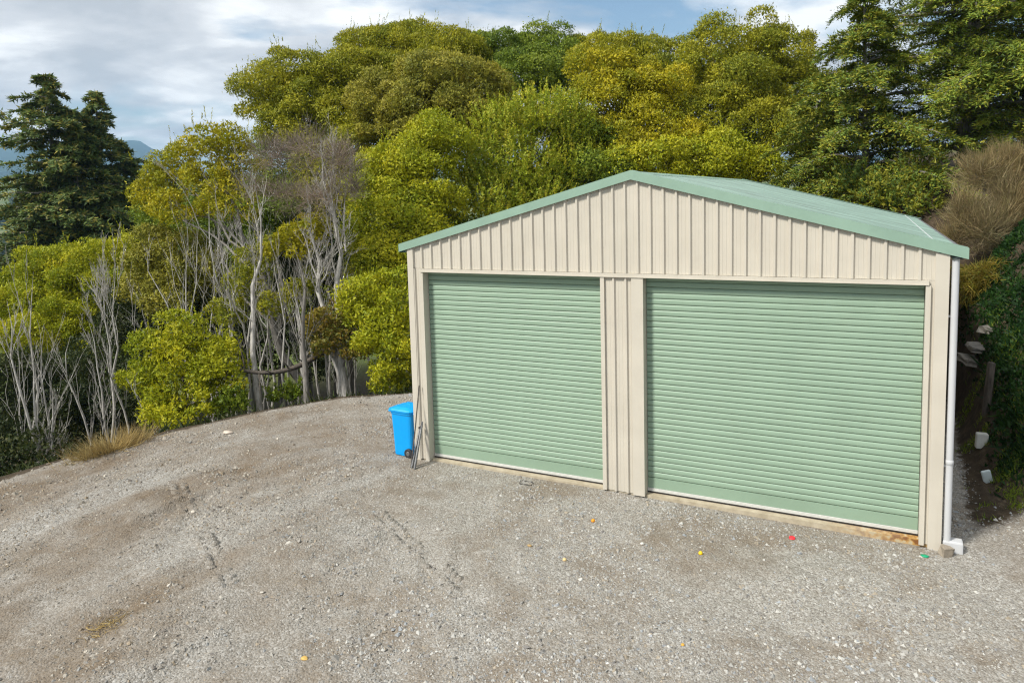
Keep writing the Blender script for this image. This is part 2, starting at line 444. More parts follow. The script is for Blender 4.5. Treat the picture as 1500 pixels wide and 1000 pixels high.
# tread blocks pressed up by a tractor tyre
def tyre_track(x0, y0, x1, y1, seed):
    rs = random.Random(seed); ex, ey = x1 - x0, y1 - y0; ln = math.hypot(ex, ey); ex /= ln; ey /= ln; mb = MB(); a_ = 0.0
    while a_ < ln:
        a_ += 0.115
        for sd in (-1, 1):
            if rs.random() < 0.28 or float(fbm(np.array([a_ * 0.9]), np.array([seed * 3.1]), 5, 3)[0]) < -0.05: continue
            V = []
            for (u, v, dz) in ((-0.055, 0.02, -0.03), (0.055, 0.02, -0.03), (0.055, 0.14, -0.03), (-0.055, 0.14, -0.03), (-0.022, 0.03, 0.022), (0.022, 0.035, 0.02), (0.022, 0.13, 0.016), (-0.022, 0.125, 0.02)):
                u2 = a_ + u + v * 0.45 + rs.uniform(-.012, .012); v2 = sd * v + rs.uniform(-.012, .012)
                px = x0 + ex * u2 - ey * v2; py = y0 + ey * u2 + ex * v2
                V.append((px, py, hz(px, py) + dz + rs.uniform(-.006, .004)))
            F = [(0, 1, 5, 4), (1, 2, 6, 5), (2, 3, 7, 6), (3, 0, 4, 7), (4, 5, 6, 7)]
            mb.add(V, F if sd > 0 else [f[::-1] for f in F], (1.0, 0.0, 0.25))
    o = mb.obj('tyre_track', M['ground'], ground, True)
for q_, tr_ in enumerate([(0.45, -4.55, -3.1, -2.5), (3.3, -3.6, 0.9, -2.2)]): tyre_track(*tr_, q_ + 2)

# loose gravel stones, half sunk in the yard
def gravel():
    rng = np.random.default_rng(4)
    n = 330000
    x = rng.uniform(-6.6, 11.5, n); y = rng.uniform(-7.4, 4.3, n)
    s = pad_sd(x, y)
    dist = np.hypot(x - CAM.x, y - CAM.y)
    dens = np.clip(0.48 + 2.3 * fbm(x * 0.7, y * 0.7, 77, 4) + 0.9 * fbm(x * 3, y * 3, 87, 3), 0.06, 1.0)
    dens = dens * np.clip(10.0 / dist, 0.5, 1.1)
    vx = (x - CAM.x); vy = (y - CAM.y)
    az = np.degrees(np.arctan2(vx, vy))
    keep = (s < 0.02 + 0.1 * rng.normal(size=n)) & (rng.random(n) < dens) & (az > -66) & (az < 14)
    keep &= ~((x > -0.05) & (x < 8.1) & (y > -0.03))
    x, y = x[keep], y[keep]; n = len(x)
    z = height(x, y)
    sz = 0.0100 * np.exp(rng.normal(size=n) * 0.48) * (1 + 0.9 * np.clip(fbm(x * 1.1, y * 1.1, 97, 3) * 2, 0, 1))
    sz = np.clip(sz, 0.0045, 0.036)
    rim = (x < -1.5) & (pad_sd(x, y) > -0.75)
    big = rng.random(n) < np.where(rim, 0.08, 0.003); sz[big] *= rng.uniform(1.4, 2.4, int(big.sum()))
    k = 5
    ang = rng.random((n, 1)) * 6.28 + np.arange(k)[None] * 2 * np.pi / k + rng.normal(size=(n, k)) * 0.25
    rr = sz[:, None] * (1 + rng.normal(size=(n, k)) * 0.22)
    st = rng.uniform(0.65, 1.0, (n, 1)); ph = rng.random((n, 1)) * 3.14
    ca, sa = np.cos(ang) * rr, np.sin(ang) * rr * st
    px = ca * np.cos(ph) - sa * np.sin(ph); py = ca * np.sin(ph) + sa * np.cos(ph)
    V = np.zeros((n, k + 1, 3), np.float32)
    V[:, :k, 0] = x[:, None] + px; V[:, :k, 1] = y[:, None] + py; V[:, :k, 2] = z[:, None] - 0.003 + rng.normal(size=(n, k)) * 0.2 * sz[:, None]
    V[:, k, 0] = x + rng.normal(size=n) * 0.35 * sz; V[:, k, 1] = y + rng.normal(size=n) * 0.35 * sz; V[:, k, 2] = z + sz * rng.uniform(0.45, 0.95, n)
    b = (np.arange(n) * (k + 1))[:, None]
    F = np.stack([b + np.arange(k)[None], b + (np.arange(k)[None] + 1) % k, np.broadcast_to(b + k, (n, k))], -1).reshape(-1, 3)
    base = np.array([(0.337, 0.330, 0.307), (0.273, 0.263, 0.243), (0.420, 0.412, 0.382), (0.310, 0.267, 0.205), (0.201, 0.190, 0.179), (0.566, 0.555, 0.522), (0.273, 0.288, 0.299)])
    ci = rng.choice(len(base), n, p=[0.29, 0.24, 0.16, 0.12, 0.10, 0.01, 0.08])
    c = base[ci] * (1 + rng.normal(size=(n, 1)) * 0.10)
    lf = sstep(2.2, -3.5, x + 0.5 * y + 0.8)[:, None]
    c = c * (1 - 0.22 * lf * np.array([0.6, 0.9, 1.3]))
    mb = MB(); mb.add(V.reshape(-1, 3), F, np.repeat(np.clip(c, 0.02, 0.8), k + 1, axis=0))
    mt, t, p, o = mat_new('gravel_stone')
    at = nd(t, 'ShaderNodeAttribute', attribute_name='tint')
    nn = nd(t, 'ShaderNodeTexNoise', Scale=90.0, Detail=3.0)
    g = nd(t, 'ShaderNodeNewGeometry'); t.links.new(g.outputs['Position'], nn.inputs['Vector'])
    r = ramp_node(t, nn.outputs['Fac'], [(0.3, (0.8, 0.8, 0.8)), (0.7, (1.15, 1.15, 1.15))])
    t.links.new(mixc(t, 1.0, at.outputs['Color'], r.outputs['Color'], 'MULTIPLY'), p.inputs['Base Color'])
    p.inputs['Roughness'].default_value = 0.85
    ob = mb.obj('gravel', mt)
    tag(ob, 'loose grey and tan gravel stones covering the yard', None, None, 'stuff')
    print('gravel stones', n)
gravel()

# ================================================================== the garage
shed = empty('garage', (4, 0, -0.1))
tag(shed, 'cream ribbed steel garage with two green roller doors and green roof', 'garage')
def part(mb, name, mat, parent=shed, smooth=False, bev=0):
    me = mb.mesh(name, smooth)
    if bev: bevel_mesh(me, bev)
    o = link(name, me, mat, parent)
    o.matrix_parent_inverse = Matrix.Translation((-4, 0, 0.1)) if parent is shed else Matrix.Identity(4)
    return o
SL = (4.854 - 3.75) / 4.2            # roof fall
def barge_top(x): return 4.854 - SL * abs(x - 4.0)
RB = 0.19; X0 = 0.285
def rib_profile(xa, xb, x0=X0, pitch=RB, h=0.030, wb=0.031, wt=0.013):
    """plan profile of the cladding between xa and xb: list of (x, depth)"""
    pts = [(xa, 0.0)]
    k0 = math.floor((xa - x0) / pitch) - 1; k1 = math.ceil((xb - x0) / pitch) + 1
    for k in range(k0, k1 + 1):
        c = x0 + k * pitch
        for off, d in ((-wb, 0), (-wt, h), (wt, h), (wb, 0), (0.063, 0), (0.066, 0.0022), (0.070, 0.0022), (0.073, 0), (0.117, 0), (0.120, 0.0022), (0.124, 0.0022), (0.127, 0)):
            x = c + off
            if xa + 1e-4 < x < xb - 1e-4: pts.append((x, d))
    pts.sort()
    # depth at the cut edges
    pts.append((xb, 0.0))
    return pts
def sheet(xa, xb, zlo, zhi, x0=X0):
    """corrugated wall sheet facing -Y between z functions"""
    mb = MB(); pr = rib_profile(xa, xb, x0)
    V = []; F = []
    for (x, d) in pr: V += [(x, -d, zlo(x)), (x, -d, zhi(x))]
    for k in range(len(pr) - 1): F.append((2 * k, 2 * k + 2, 2 * k + 3, 2 * k + 1))
    mb.add(V, F)
    # back face gives the sheet its thickness
    nb = len(pr); V = []; F = []
    for (x, d) in pr: V += [(x, -d + 0.004, zlo(x)), (x, -d + 0.004, zhi(x))]
    for k in range(nb - 1): F.append((2 * k + 1, 2 * k + 3, 2 * k + 2, 2 * k))
    mb.add(V, F)
    V = []; F = []
    for (x, d) in pr: V += [(x, -d, zlo(x)), (x, -d + 0.004, zlo(x))]
    for k in range(nb - 1): F.append((2 * k, 2 * k + 1, 2 * k + 3, 2 * k + 2))
    mb.add(V, F)
    return mb
HEAD = 3.343
D1 = (0.304, 3.500); D2 = (4.163, 7.765)
# gable sheets, four ribs each
xs = [0.02] + [X0 + RB * (3.5 + 4 * k) for k in range(10)]
xs = [x for x in xs if x < 7.86] + [7.98]
for k in range(len(xs) - 1):
    zt = lambda x: barge_top(x) - 0.10
    xa, xb = xs[k], xs[k + 1]
    if xa < 4 < xb:
        mb = sheet(xa, 4.0, lambda x: HEAD, zt); part(mb, 'gable_sheet', M['cream'])
        mb = sheet(4.0, xb, lambda x: HEAD, zt); part(mb, 'gable_sheet', M['cream'])
    else:
        part(sheet(xa, xb, lambda x: HEAD, zt), 'gable_sheet', M['cream'])
# piers beside and between the doors
part(sheet(0.02, D1[0] - 0.001, lambda x: -0.03, lambda x: HEAD - 0.003, 0.50), 'pier_sheet', M['cream'])
part(sheet(D1[1] + 0.02, D2[0] - 0.12, lambda x: -0.03, lambda x: HEAD - 0.003), 'pier_sheet', M['cream'])
part(sheet(D2[1] + 0.02, 7.98, lambda x: -0.06, lambda x: HEAD - 0.003, 0.10), 'pier_sheet', M['cream'])
# jamb flashings wrap into the openings
def jamb(x_in, x_out, zlo):
    mb = MB(); lo, hi = min(x_in, x_out), max(x_in, x_out)
    mb.box(lo, hi, -0.036, -0.0305, zlo, HEAD - 0.062)
    s = 1 if x_in > x_out else -1
    mb.box(min(x_in, x_in - s * 0.006), max(x_in, x_in - s * 0.006), -0.0304, 0.20, zlo, HEAD - 0.0)
    mb.box(min(x_out, x_out + s * 0.004), max(x_out, x_out + s * 0.004), -0.0303, -0.002, zlo, HEAD - 0.062)
    return part(mb, 'jamb_flashing', M['cream'])
jamb(D1[0], 0.225, -0.05); jamb(D1[1], D1[1] + 0.062, -0.03); jamb(D2[0], 3.985, -0.04); jamb(D2[1], 7.822, -0.07)
# head flashing over both openings
mb = MB()
mb.box(0.262, 7.80, -0.043, -0.002, HEAD - 0.060, HEAD - 0.004)
mb.box(0.262, 7.80, -0.050, -0.0431, HEAD - 0.0605, HEAD - 0.048)
mb.box(D1[0] + 0.002, D2[1] - 0.002, -0.0015, 0.20, HEAD - 0.062, HEAD - 0.052)
part(mb, 'head_flashing', M['cream'])
# corner flashings
def corner(x_edge, s, w, zlo, zhi):
    mb = MB(); x2 = x_edge + s * w
    mb.box(min(x_edge, x2), max(x_edge, x2), -0.038, -0.033, zlo, zhi)
    mb.box(min(x2, x2 - s * 0.004), max(x2, x2 - s * 0.004), -0.0329, -0.002, zlo, zhi)
    mb.box(min(x_edge, x_edge + s * 0.005), max(x_edge, x_edge + s * 0.005), -0.0328, 0.16, zlo, zhi)
    return part(mb, 'corner_flashing', M['cream'])
corner(0.0, 1, 0.115, -0.06, 3.685); corner(8.013, -1, 0.15, -0.115, 3.68)
# side and back walls
def wall_rot(y0, y1, x, sgn, ztop):
    mb = MB(); pr = rib_profile(y0, y1, y0 + 0.1)
    V = []; F = []
    for (q, d) in pr: V += [(x + sgn * d, q, -0.05), (x + sgn * d, q, ztop)]
    for k in range(len(pr) - 1): F.append((2 * k, 2 * k + 2, 2 * k + 3, 2 * k + 1) if sgn > 0 else (2 * k + 1, 2 * k + 3, 2 * k + 2, 2 * k))
    mb.add(V, F); return part(mb, 'side_wall', M['cream'])
wall_rot(0.02, 10.0, 0.03, -1, 3.62); wall_rot(0.02, 10.0, 7.975, 1, 3.62)
mb = sheet(0.03, 4.0, lambda x: -0.05, lambda x: barge_top(x) - 0.10); mb2 = sheet(4.0, 7.97, lambda x: -0.05, lambda x: barge_top(x) - 0.10)
for b_ in (mb, mb2):
    for v in b_.v: v[:, 1] = 10.0 - v[:, 1]
    part(b_, 'back_wall', M['cream'])
# concrete slab
def concrete():
    mt, t, p, o = mat_new('stained_concrete')
    g = nd(t, 'ShaderNodeNewGeometry')
    n = nd(t, 'ShaderNodeTexNoise', Scale=5.0, Detail=8.0, Roughness=0.65); t.links.new(g.outputs['Position'], n.inputs['Vector'])
    r = ramp_node(t, n.outputs['Fac'], [(0.3, (0.30, 0.25, 0.17)), (0.7, (0.50, 0.44, 0.33))])
    sx = nd(t, 'ShaderNodeSeparateXYZ'); t.links.new(g.outputs['Position'], sx.inputs[0])
    mr = nd(t, 'ShaderNodeMapRange'); mr.inputs[1].default_value = 6.6; mr.inputs[2].default_value = 7.7; t.links.new(sx.outputs[0], mr.inputs[0])
    n2 = nd(t, 'ShaderNodeTexNoise', Scale=14.0, Detail=6.0); t.links.new(g.outputs['Position'], n2.inputs['Vector'])
    st = ramp_node(t, n2.outputs['Fac'], [(0.40, (0.46, 0.38, 0.24)), (0.50, (0.44, 0.25, 0.07)), (0.62, (0.20, 0.08, 0.02))])
    t.links.new(mixc(t, mr.outputs[0], r.outputs['Color'], st.outputs['Color']), p.inputs['Base Color'])
    p.inputs['Roughness'].default_value = 0.9
    b = nd(t, 'ShaderNodeBump', Strength=0.5, Distance=0.01); t.links.new(n.outputs['Fac'], b.inputs['Height']); t.links.new(b.outputs[0], p.inputs['Normal'])
    return mt
M['concrete'] = concrete()
mb = MB(); mb.box(0.04, 7.965, 0.012, 9.95, -0.5, -0.024); part(mb, 'concrete_slab', M['concrete'])
# roller doors: curtain of pressed slats, bottom panel, rail, seal
PIT = 0.0857
def slat_mesh(w):
    mb = MB(); x0, x1 = 0.0, w
    prof = []
    for (dz, dy) in ((0.0, 0.013), (0.0025, 0.002), (0.008, -0.0045), (0.018, -0.0065), (0.045, -0.0062), (0.066, -0.0040), (0.0755, -0.0005), (0.0805, 0.0035), (0.0832, 0.007), (0.0852, 0.013)):
        prof.append((dz, dy))
    V = []; F = []
    for (dz, dy) in prof: V += [(x0, dy, dz), (x1, dy, dz)]
    k = len(prof)
    for q in range(k - 1): F.append((2 * q, 2 * q + 1, 2 * q + 3, 2 * q + 2))
    F.append((2 * (k - 1), 2 * (k - 1) + 1, 1, 0))
    mb.add(V, F)
    me = mb.mesh('slat', True); me.materials.append(M['green'])
    return me
def roller(xa, xb, zb, label):
    d = empty('roller_door', (xa, 0.133, zb)); d.parent = shed
    d.matrix_parent_inverse = Matrix.Translation((-4, 0, 0.1)); d['label'] = label
    w = xb - xa - 0.012
    me = slat_mesh(w)
    k = 0; z = 0.215
    while z < HEAD - 0.08:
        s = link('slat', me, None, d, (0.006, 0, z)); z += PIT; k += 1
    mb = MB()
    mb.box(0.006, xb - xa - 0.006, -0.006, 0.012, 0.052, 0.212); 
    link('bottom_panel', bevel_mesh(mb.mesh('bottom_panel'), 0.002), M['green'], d)
    mb = MB(); mb.box(0.004, xb - xa - 0.004, -0.020, 0.016, 0.004, 0.050); link('bottom_rail', bevel_mesh(mb.mesh('bottom_rail'), 0.004), M['rail'], d)
    mb = MB(); mb.box(0.004, xb - xa - 0.004, -0.012, 0.012, -0.022, 0.0035); link('rubber_seal', mb.mesh('rubber_seal'), M['seal'], d)
    for s in (0, 1):
        mb = MB(); x = -0.0 if s == 0 else xb - xa - 0.035
        mb.box(x + 0.002, x + 0.033, 0.022, 0.07, -0.02, HEAD - 0.07); link('guide_track', mb.mesh('guide_track'), M['seal'], d)
    return d
roller(D1[0], D1[1], 0.0, 'narrower left roller door')
roller(D2[0], D2[1], 0.0, 'wider right roller door')
# dark back behind the curtains
# roof: sheets with ribs running down the slope
roof = empty('roof', (4, 0, 4.8)); roof.parent = shed; roof.matrix_parent_inverse = Matrix.Translation((-4, 0, 0.1))
def roof_pt(x, y, up=0.0):
    return (x - 4.0, y, barge_top(x) - 0.045 + up - 4.8)
def roof_sheet(ya, yb, side):
    pr = rib_profile(ya, yb, 0.10)
    xe = 8.10 if side > 0 else -0.10
    mb = MB(); V = []; F = []
    n = 5
    for (y, d) in pr:
        for q in range(n):
            x = 4.0 + (xe - 4.0) * q / (n - 1)
            V.append(roof_pt(x, y, d))
    for k in range(len(pr) - 1):
        for q in range(n - 1):
            a_ = k * n + q
            f = (a_, a_ + 1, a_ + n + 1, a_ + n)
            F.append(f if side > 0 else f[::-1])
    mb.add(V, F)
    V2 = [(v[0], v[1], v[2] - 0.005) for v in V]
    mb.add(V2, [f[::-1] for f in F])
    return link('roof_sheet', mb.mesh('roof_sheet'), M['roof'], roof)
yy = [-0.02] + [0.10 + RB * (3.5 + 4 * k) for k in range(13)]
yy = [v for v in yy if v < 9.7] + [10.06]
for side in (1, -1):
    for k in range(len(yy) - 1): roof_sheet(yy[k], yy[k + 1], side)
# ridge cap sits on the rib tops
mb = MB(); V = []; 
for y in (-0.05, 10.08):
    for x in (4 - 0.20, 4 - 0.195, 4.0, 4 + 0.195, 4 + 0.20):
        z = barge_top(x) - 0.045 + 0.034 - (0.012 if abs(x - 4) > 0.198 else 0)
        V.append((x - 4, y, z - 4.8))
F = [(k, k + 1, k + 6, k + 5) for k in range(4)]
mb.add(V, F); mb.add([(v[0], v[1], v[2] - 0.004) for v in V], [f[::-1] for f in F])
link('ridge_cap', mb.mesh('ridge_cap'), M['barge'], roof)
# screws along the purlin lines
# barge flashings front and back, both slopes
def barge(y0, s, side):
    mb = MB(); xe = 8.205 if side > 0 else -0.155
    yf = y0; yb = y0 + s * 0.010
    V = []
    for x in (4.0, xe):
        zt = barge_top(x); zb = zt - 0.135
        for (yq, z) in ((yf, zb), (yf, zt), (y0 + s * 0.19, zt + 0.002), (y0 + s * 0.19, zt - 0.006), (yb, zt - 0.008), (yb, zb)):
            V.append((x, yq, z))
    F = [(k, (k + 1) % 6, 6 + (k + 1) % 6, 6 + k) for k in range(6)]
    F += [(0, 5, 4), (0, 4, 1), (1, 4, 3), (1, 3, 2)]
    F2 = [(6, 10, 11), (6, 7, 10), (7, 9, 10), (7, 8, 9)]
    mb.add(V, np.array(F[:6])); mb.n -= 12
    mb.n += 12
    mb.add(V, np.array(F[6:] + F2))
    return part(mb, 'barge_flashing', M['barge'])
for side in (1, -1):
    barge(-0.062, 1, side); barge(10.11, -1, side)
# gutters on both eaves
def gutter(side):
    mb = MB(); xo = 8.035 if side > 0 else -0.035
    prof = [(0.0, 0.03), (0.0, -0.085), (0.115, -0.085), (0.128, -0.02), (0.128, 0.028), (0.118, 0.030), (0.118, -0.018), (0.108, -0.078), (0.006, -0.078), (0.006, 0.03)]
    V = []; zb = 3.735
    for y in (-0.045, 10.06):
        for (dx_, dz) in prof: V.append((xo + (dx_ if side > 0 else -dx_), y, zb + dz - 0.035))
    k = len(prof)
    mb.add(V, np.array([(q, (q + 1) % k, k + (q + 1) % k, k + q) for q in range(k)]))
    # leaf-guard strip over the gutter: a wavy mesh edge
    return part(mb, 'gutter', M['barge'])
gutter(1); gutter(-1)
mb = MB(); V = []; n = 210
for q in range(n):
    y = 0.15 + q * 9.85 / (n - 1); z = 3.72 + (0.028 if q % 2 else 0.0)
    V += [(8.095, y, z + 0.01), (8.15, y, z)]
F = [(2 * q, 2 * q + 1, 2 * q + 3, 2 * q + 2) for q in range(n - 1)]
mb.add(V, F); part(mb, 'gutter_guard', M['steel'])
mb = MB(); V = []; F = []
for (y, d) in rib_profile(0.16, 10.0, 0.10): V += [(7.845, y, barge_top(7.845) - 0.045 + d + 0.004), (7.857, y, barge_top(7.857) - 0.045 + d + 0.004), (7.857, y, barge_top(7.857) - 0.045 + d + 0.009), (7.845, y, barge_top(7.845) - 0.045 + d + 0.009)]
for k in range(len(V) // 4 - 1):
    for q in range(4): F.append((4 * k + q, 4 * k + (q + 1) % 4, 4 * k + 4 + (q + 1) % 4, 4 * k + 4 + q))
mb.add(V, F); part(mb, 'guard_strip', M['guard'])
# downpipe with brackets and shoe
dp = MB()
dp.tube([(8.078, 0.02, 3.63), (8.078, 0.02, 1.05), (8.078, 0.02, 0.0)], [0.042] * 3, 16)
dpo = part(dp, 'downpipe', M['white'], smooth=True)
mb = MB(); mb.tube([(8.078, 0.02, 1.02), (8.078, 0.02, 1.025), (8.078, 0.02, 1.075), (8.078, 0.02, 1.08)], [0.043, 0.048, 0.048, 0.043], 16)
def sub(mb, name, mat, parent, smooth=False, bev=0):
    me = mb.mesh(name, smooth)
    if bev: bevel_mesh(me, bev)
    o = link(name, me, mat, parent); return o
sub(mb, 'pipe_joint', M['white'], dpo, True)
for z in (2.9, 1.0):
    mb = MB(); mb.box(8.016, 8.052, 0.008, 0.032, z - 0.0125, z + 0.0125); sub(mb, 'bracket', M['white'], dpo)
mb = MB(); mb.box(8.03, 8.255, -0.03, 0.135, -0.13, 0.035); sub(mb, 'shoe', M['white'], dpo, False, 0.02)

# ================================================================== vegetation
PAL = {
 'olive':  [(0.260, 0.271, 0.015), (0.327, 0.319, 0.018), (0.204, 0.230, 0.018), (0.372, 0.354, 0.022)],
 'yellow': [(0.399, 0.361, 0.013), (0.345, 0.327, 0.013), (0.476, 0.417, 0.018), (0.270, 0.282, 0.015)],
 'bright': [(0.327, 0.354, 0.013), (0.395, 0.402, 0.015), (0.249, 0.293, 0.013), (0.452, 0.436, 0.020)],
 'dull':   [(0.282, 0.265, 0.032), (0.325, 0.293, 0.039), (0.227, 0.230, 0.032), (0.355, 0.330, 0.045)],
 'green':  [(0.150, 0.216, 0.019), (0.190, 0.254, 0.022), (0.116, 0.177, 0.019), (0.234, 0.290, 0.027)],
 'spray':  [(0.333, 0.385, 0.023), (0.396, 0.437, 0.036), (0.255, 0.319, 0.022), (0.484, 0.450, 0.041)],
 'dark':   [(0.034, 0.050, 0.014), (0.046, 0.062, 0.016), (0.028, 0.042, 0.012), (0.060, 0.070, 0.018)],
 'conifer':[(0.118, 0.178, 0.053), (0.158, 0.217, 0.057), (0.095, 0.143, 0.048), (0.297, 0.265, 0.061)],
 'cypress':[(0.282, 0.296, 0.030), (0.161, 0.232, 0.036), (0.289, 0.279, 0.033), (0.122, 0.185, 0.036)],
 'hemlock':[(0.214, 0.293, 0.043), (0.284, 0.342, 0.040), (0.149, 0.219, 0.040), (0.321, 0.311, 0.040)],
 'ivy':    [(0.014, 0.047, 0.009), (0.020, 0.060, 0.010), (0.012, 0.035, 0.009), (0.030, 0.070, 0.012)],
 'ochre':  [(0.234, 0.179, 0.025), (0.193, 0.169, 0.022), (0.152, 0.159, 0.022), (0.261, 0.187, 0.035)],
 'brown':  [(0.283, 0.217, 0.114), (0.342, 0.274, 0.149), (0.223, 0.169, 0.088), (0.245, 0.217, 0.096)],
 'twiggy': [(0.276, 0.218, 0.184), (0.228, 0.177, 0.149), (0.324, 0.266, 0.230), (0.192, 0.153, 0.127)],
 'straw':  [(0.420, 0.310, 0.120), (0.500, 0.390, 0.180), (0.340, 0.240, 0.090), (0.300, 0.220, 0.100)],
}
STAT = {'leaf': 0}
TOCAM = np.array([0.45, -0.89, 0.0])     # crowns are fuller on the yard side
def unit(v):
    return v / (np.linalg.norm(v, axis=-1, keepdims=True) + 1e-9)
def add_leaves(mb, P, A, ln, wd, col, rng, Nn=None):
    """one pointed blade per point: P base, A axis (unit), ln length, wd width, Nn facing"""
    n = len(P)
    side = unit(np.cross(A, rng.normal(size=(n, 3)) if Nn is None else Nn + rng.normal(size=(n, 3)) * 0.35))
    ln = np.broadcast_to(np.asarray(ln, float), (n,))[:, None]; wd = np.broadcast_to(np.asarray(wd, float), (n,))[:, None]
    a = P + side * wd * 0.62; b = P - side * wd * 0.62
    V = np.stack([a, b, P + A * ln], 1).astype(np.float32)
    F = np.arange(n)[:, None] * 3 + np.array([[0, 1, 2]])
    mb.add(V.reshape(-1, 3), F, np.repeat(col, 3, axis=0)); STAT['leaf'] += n
def add_tris(mb, P, A, ln, wd, col, rng):
    n = len(P)
    side = unit(np.cross(A, rng.normal(size=(n, 3))))
    ln = np.broadcast_to(np.asarray(ln, float), (n,))[:, None]; wd = np.broadcast_to(np.asarray(wd, float), (n,))[:, None]
    V = np.stack([P + side * wd * 0.5, P - side * wd * 0.5, P + A * ln], 1)
    F = np.arange(n)[:, None] * 3 + np.array([[0, 1, 2]])
    mb.add(V.reshape(-1, 3), F, np.repeat(col, 3, axis=0)); STAT['leaf'] += n
def pal_cols(pal, n, rng, idx=None, jit=0.16):
    p = np.array(PAL[pal])
    k = rng.integers(0, len(p), n) if idx is None else idx
    return np.clip(p[k] * (1 + rng.normal(size=(n, 1)) * jit), 0.004, 0.9)

def wiggle(p0, p1, n, amp, rng, sag=0.0):
    p0 = np.asarray(p0, float); p1 = np.asarray(p1, float)
    t = np.linspace(0, 1, n)[:, None]
    L_ = np.linalg.norm(p1 - p0)
    off = np.cumsum(rng.normal(size=(n, 3)), axis=0) * amp * L_ / n
    off = off - t * off[-1]
    pts = p0 + (p1 - p0) * t + off
    pts[:, 2] += sag * np.sin(np.pi * t[:, 0]) * L_
    return pts

def trunk_and_limbs(mb, base, lobes, r0, rng, lean=None, twigs=True, forks=None):
    base = np.asarray(base, float); cs = np.array([l[:3] for l in lobes])
    low = cs[:, 2].min(); top = cs.mean(axis=0)
    fork = base + (top - base) * (0.55 if forks is None else forks)
    fork[2] = base[2] + max(0.35 * (top[2] - base[2]), min(low - 0.4, top[2] - 0.5) - base[2]) * (1.0 if forks is None else forks / 0.55)
    start = base - np.array([0, 0, 0.35])
    pts = wiggle(start, fork, 8, 0.18, rng)
    rr = np.linspace(r0, r0 * 0.62, 8); rr[0] *= 1.25
    mb.tube(pts, rr, 8)
    for l in lobes:
        c = np.array(l[:3]); q = pts[rng.integers(5, 8)]
        p = wiggle(q, c + np.array([0, 0, l[4] * 0.2]), 7, 0.25, rng, 0.06)
        r1 = r0 * rng.uniform(0.28, 0.45)
        mb.tube(p, np.linspace(r1, r1 * 0.3, 7), 6)
        if twigs:
            for k in range(5):
                d = unit(rng.normal(size=3) + np.array([0, 0, 0.5])); s = p[rng.integers(3, 7)]
                e2 = c + d * np.array([l[3], l[3], l[4]]) * 0.8
                mb.tube(wiggle(s, e2, 4, 0.2, rng), [r1 * 0.35, r1 * 0.25, r1 * 0.16, r1 * 0.06], 4)

def crown_billow(mb, lobes, pal, rng, leaf=0.10, clump=0.45, dens=1.0, tipup=0.3, gap=0.12, shoots=0.25, rag=0.22):
    for (x, y, z, r, rz) in lobes:
        area = 4 * math.pi * (r * r + 2 * r * rz) / 3
        nc = max(8, int(area / (clump * clump * 1.75)))
        d = unit(rng.normal(size=(nc * 2, 3))); d = d[d[:, 2] > -0.62][:nc]
        d = d[rng.random(len(d)) > gap]; nc = len(d)
        ph = rng.random(6) * 6.28
        bump = np.sin(d[:, 0] * 4.1 + ph[0]) * np.sin(d[:, 1] * 4.3 + ph[1]) + 0.6 * np.sin(d[:, 2] * 5.0 + ph[2] + 3 * d[:, 0])
        rad_ = (rng.uniform(0.78, 1.08, nc) + rag * bump * 0.7)[:, None]
        C = np.array([x, y, z]) + d * rad_ * np.array([r, r, rz])
        cr_ = clump * np.exp(rng.normal(size=nc) * 0.32)
        per = (dens * 128 * (cr_ / 0.42) ** 2 * (0.13 / leaf) ** 1.6 * np.where(d @ TOCAM < -0.25, 0.4, 1.0)).astype(int) + 10
        idx = np.repeat(np.arange(nc), per); n = len(idx)
        q = unit(rng.normal(size=(n, 3)) + 0.5 * d[idx] + np.array([0, 0, 0.30]))
        rr = rng.uniform(0.45, 1.0, (n, 1)) ** 0.6; far = rng.random(n) < 0.10; rr[far] *= rng.uniform(1.0, 1.4, (far.sum(), 1))
        P = C[idx] + q * rr * cr_[idx][:, None] * np.array([1, 1, 0.72])
        tg = rng.normal(size=(n, 3)); tg = unit(tg - (tg * q).sum(1, keepdims=True) * q)
        A = unit(tg + q * rng.uniform(0.1, 1.0, (n, 1)) + np.array([0, 0, tipup]))
        cc = rng.integers(0, 4, nc); ii = np.where(rng.random(n) < 0.6, cc[idx], rng.integers(0, 4, n))
        add_leaves(mb, P, A, leaf * rng.uniform(0.7, 1.3, n), leaf * 0.52 * rng.uniform(0.7, 1.3, n), pal_cols(pal, n, rng, ii), rng, q)
        # loose inner leaves
        n = int(area * 26 * dens * (0.13 / leaf))
        P = np.array([x, y, z]) + unit(rng.normal(size=(n, 3))) * rng.uniform(0.2, 0.8, (n, 1)) * np.array([r, r, rz])
        add_leaves(mb, P, unit(rng.normal(size=(n, 3))), leaf * 1.5, leaf * 0.8, pal_cols(pal, n, rng), rng)
        # young shoots standing clear of the crown
        k = (d[:, 2] > 0.25) & (rng.random(nc) < shoots); ns = int(k.sum())
        if ns:
            S0 = C[k] + np.array([0, 0, 1]) * (cr_[k] * 0.6)[:, None]; S0 = np.repeat(S0, 3, axis=0) + rng.normal(size=(ns * 3, 3)) * 0.16; ns *= 3
            ax = unit(rng.normal(size=(ns, 3)) * 0.22 + np.array([0, 0, 1.0])); ln = rng.uniform(0.15, 0.6, ns)
            per = 12; i2 = np.repeat(np.arange(ns), per); tt = np.tile(np.linspace(0, 1, per), ns)
            P = S0[i2] + ax[i2] * (ln[i2] * tt)[:, None]
            A = unit(ax[i2] + rng.normal(size=(len(i2), 3)) * 0.5)
            add_leaves(mb, P, A, leaf * 0.8 * (1.2 - 0.6 * tt), leaf * 0.35, pal_cols(pal, len(i2), rng), rng)

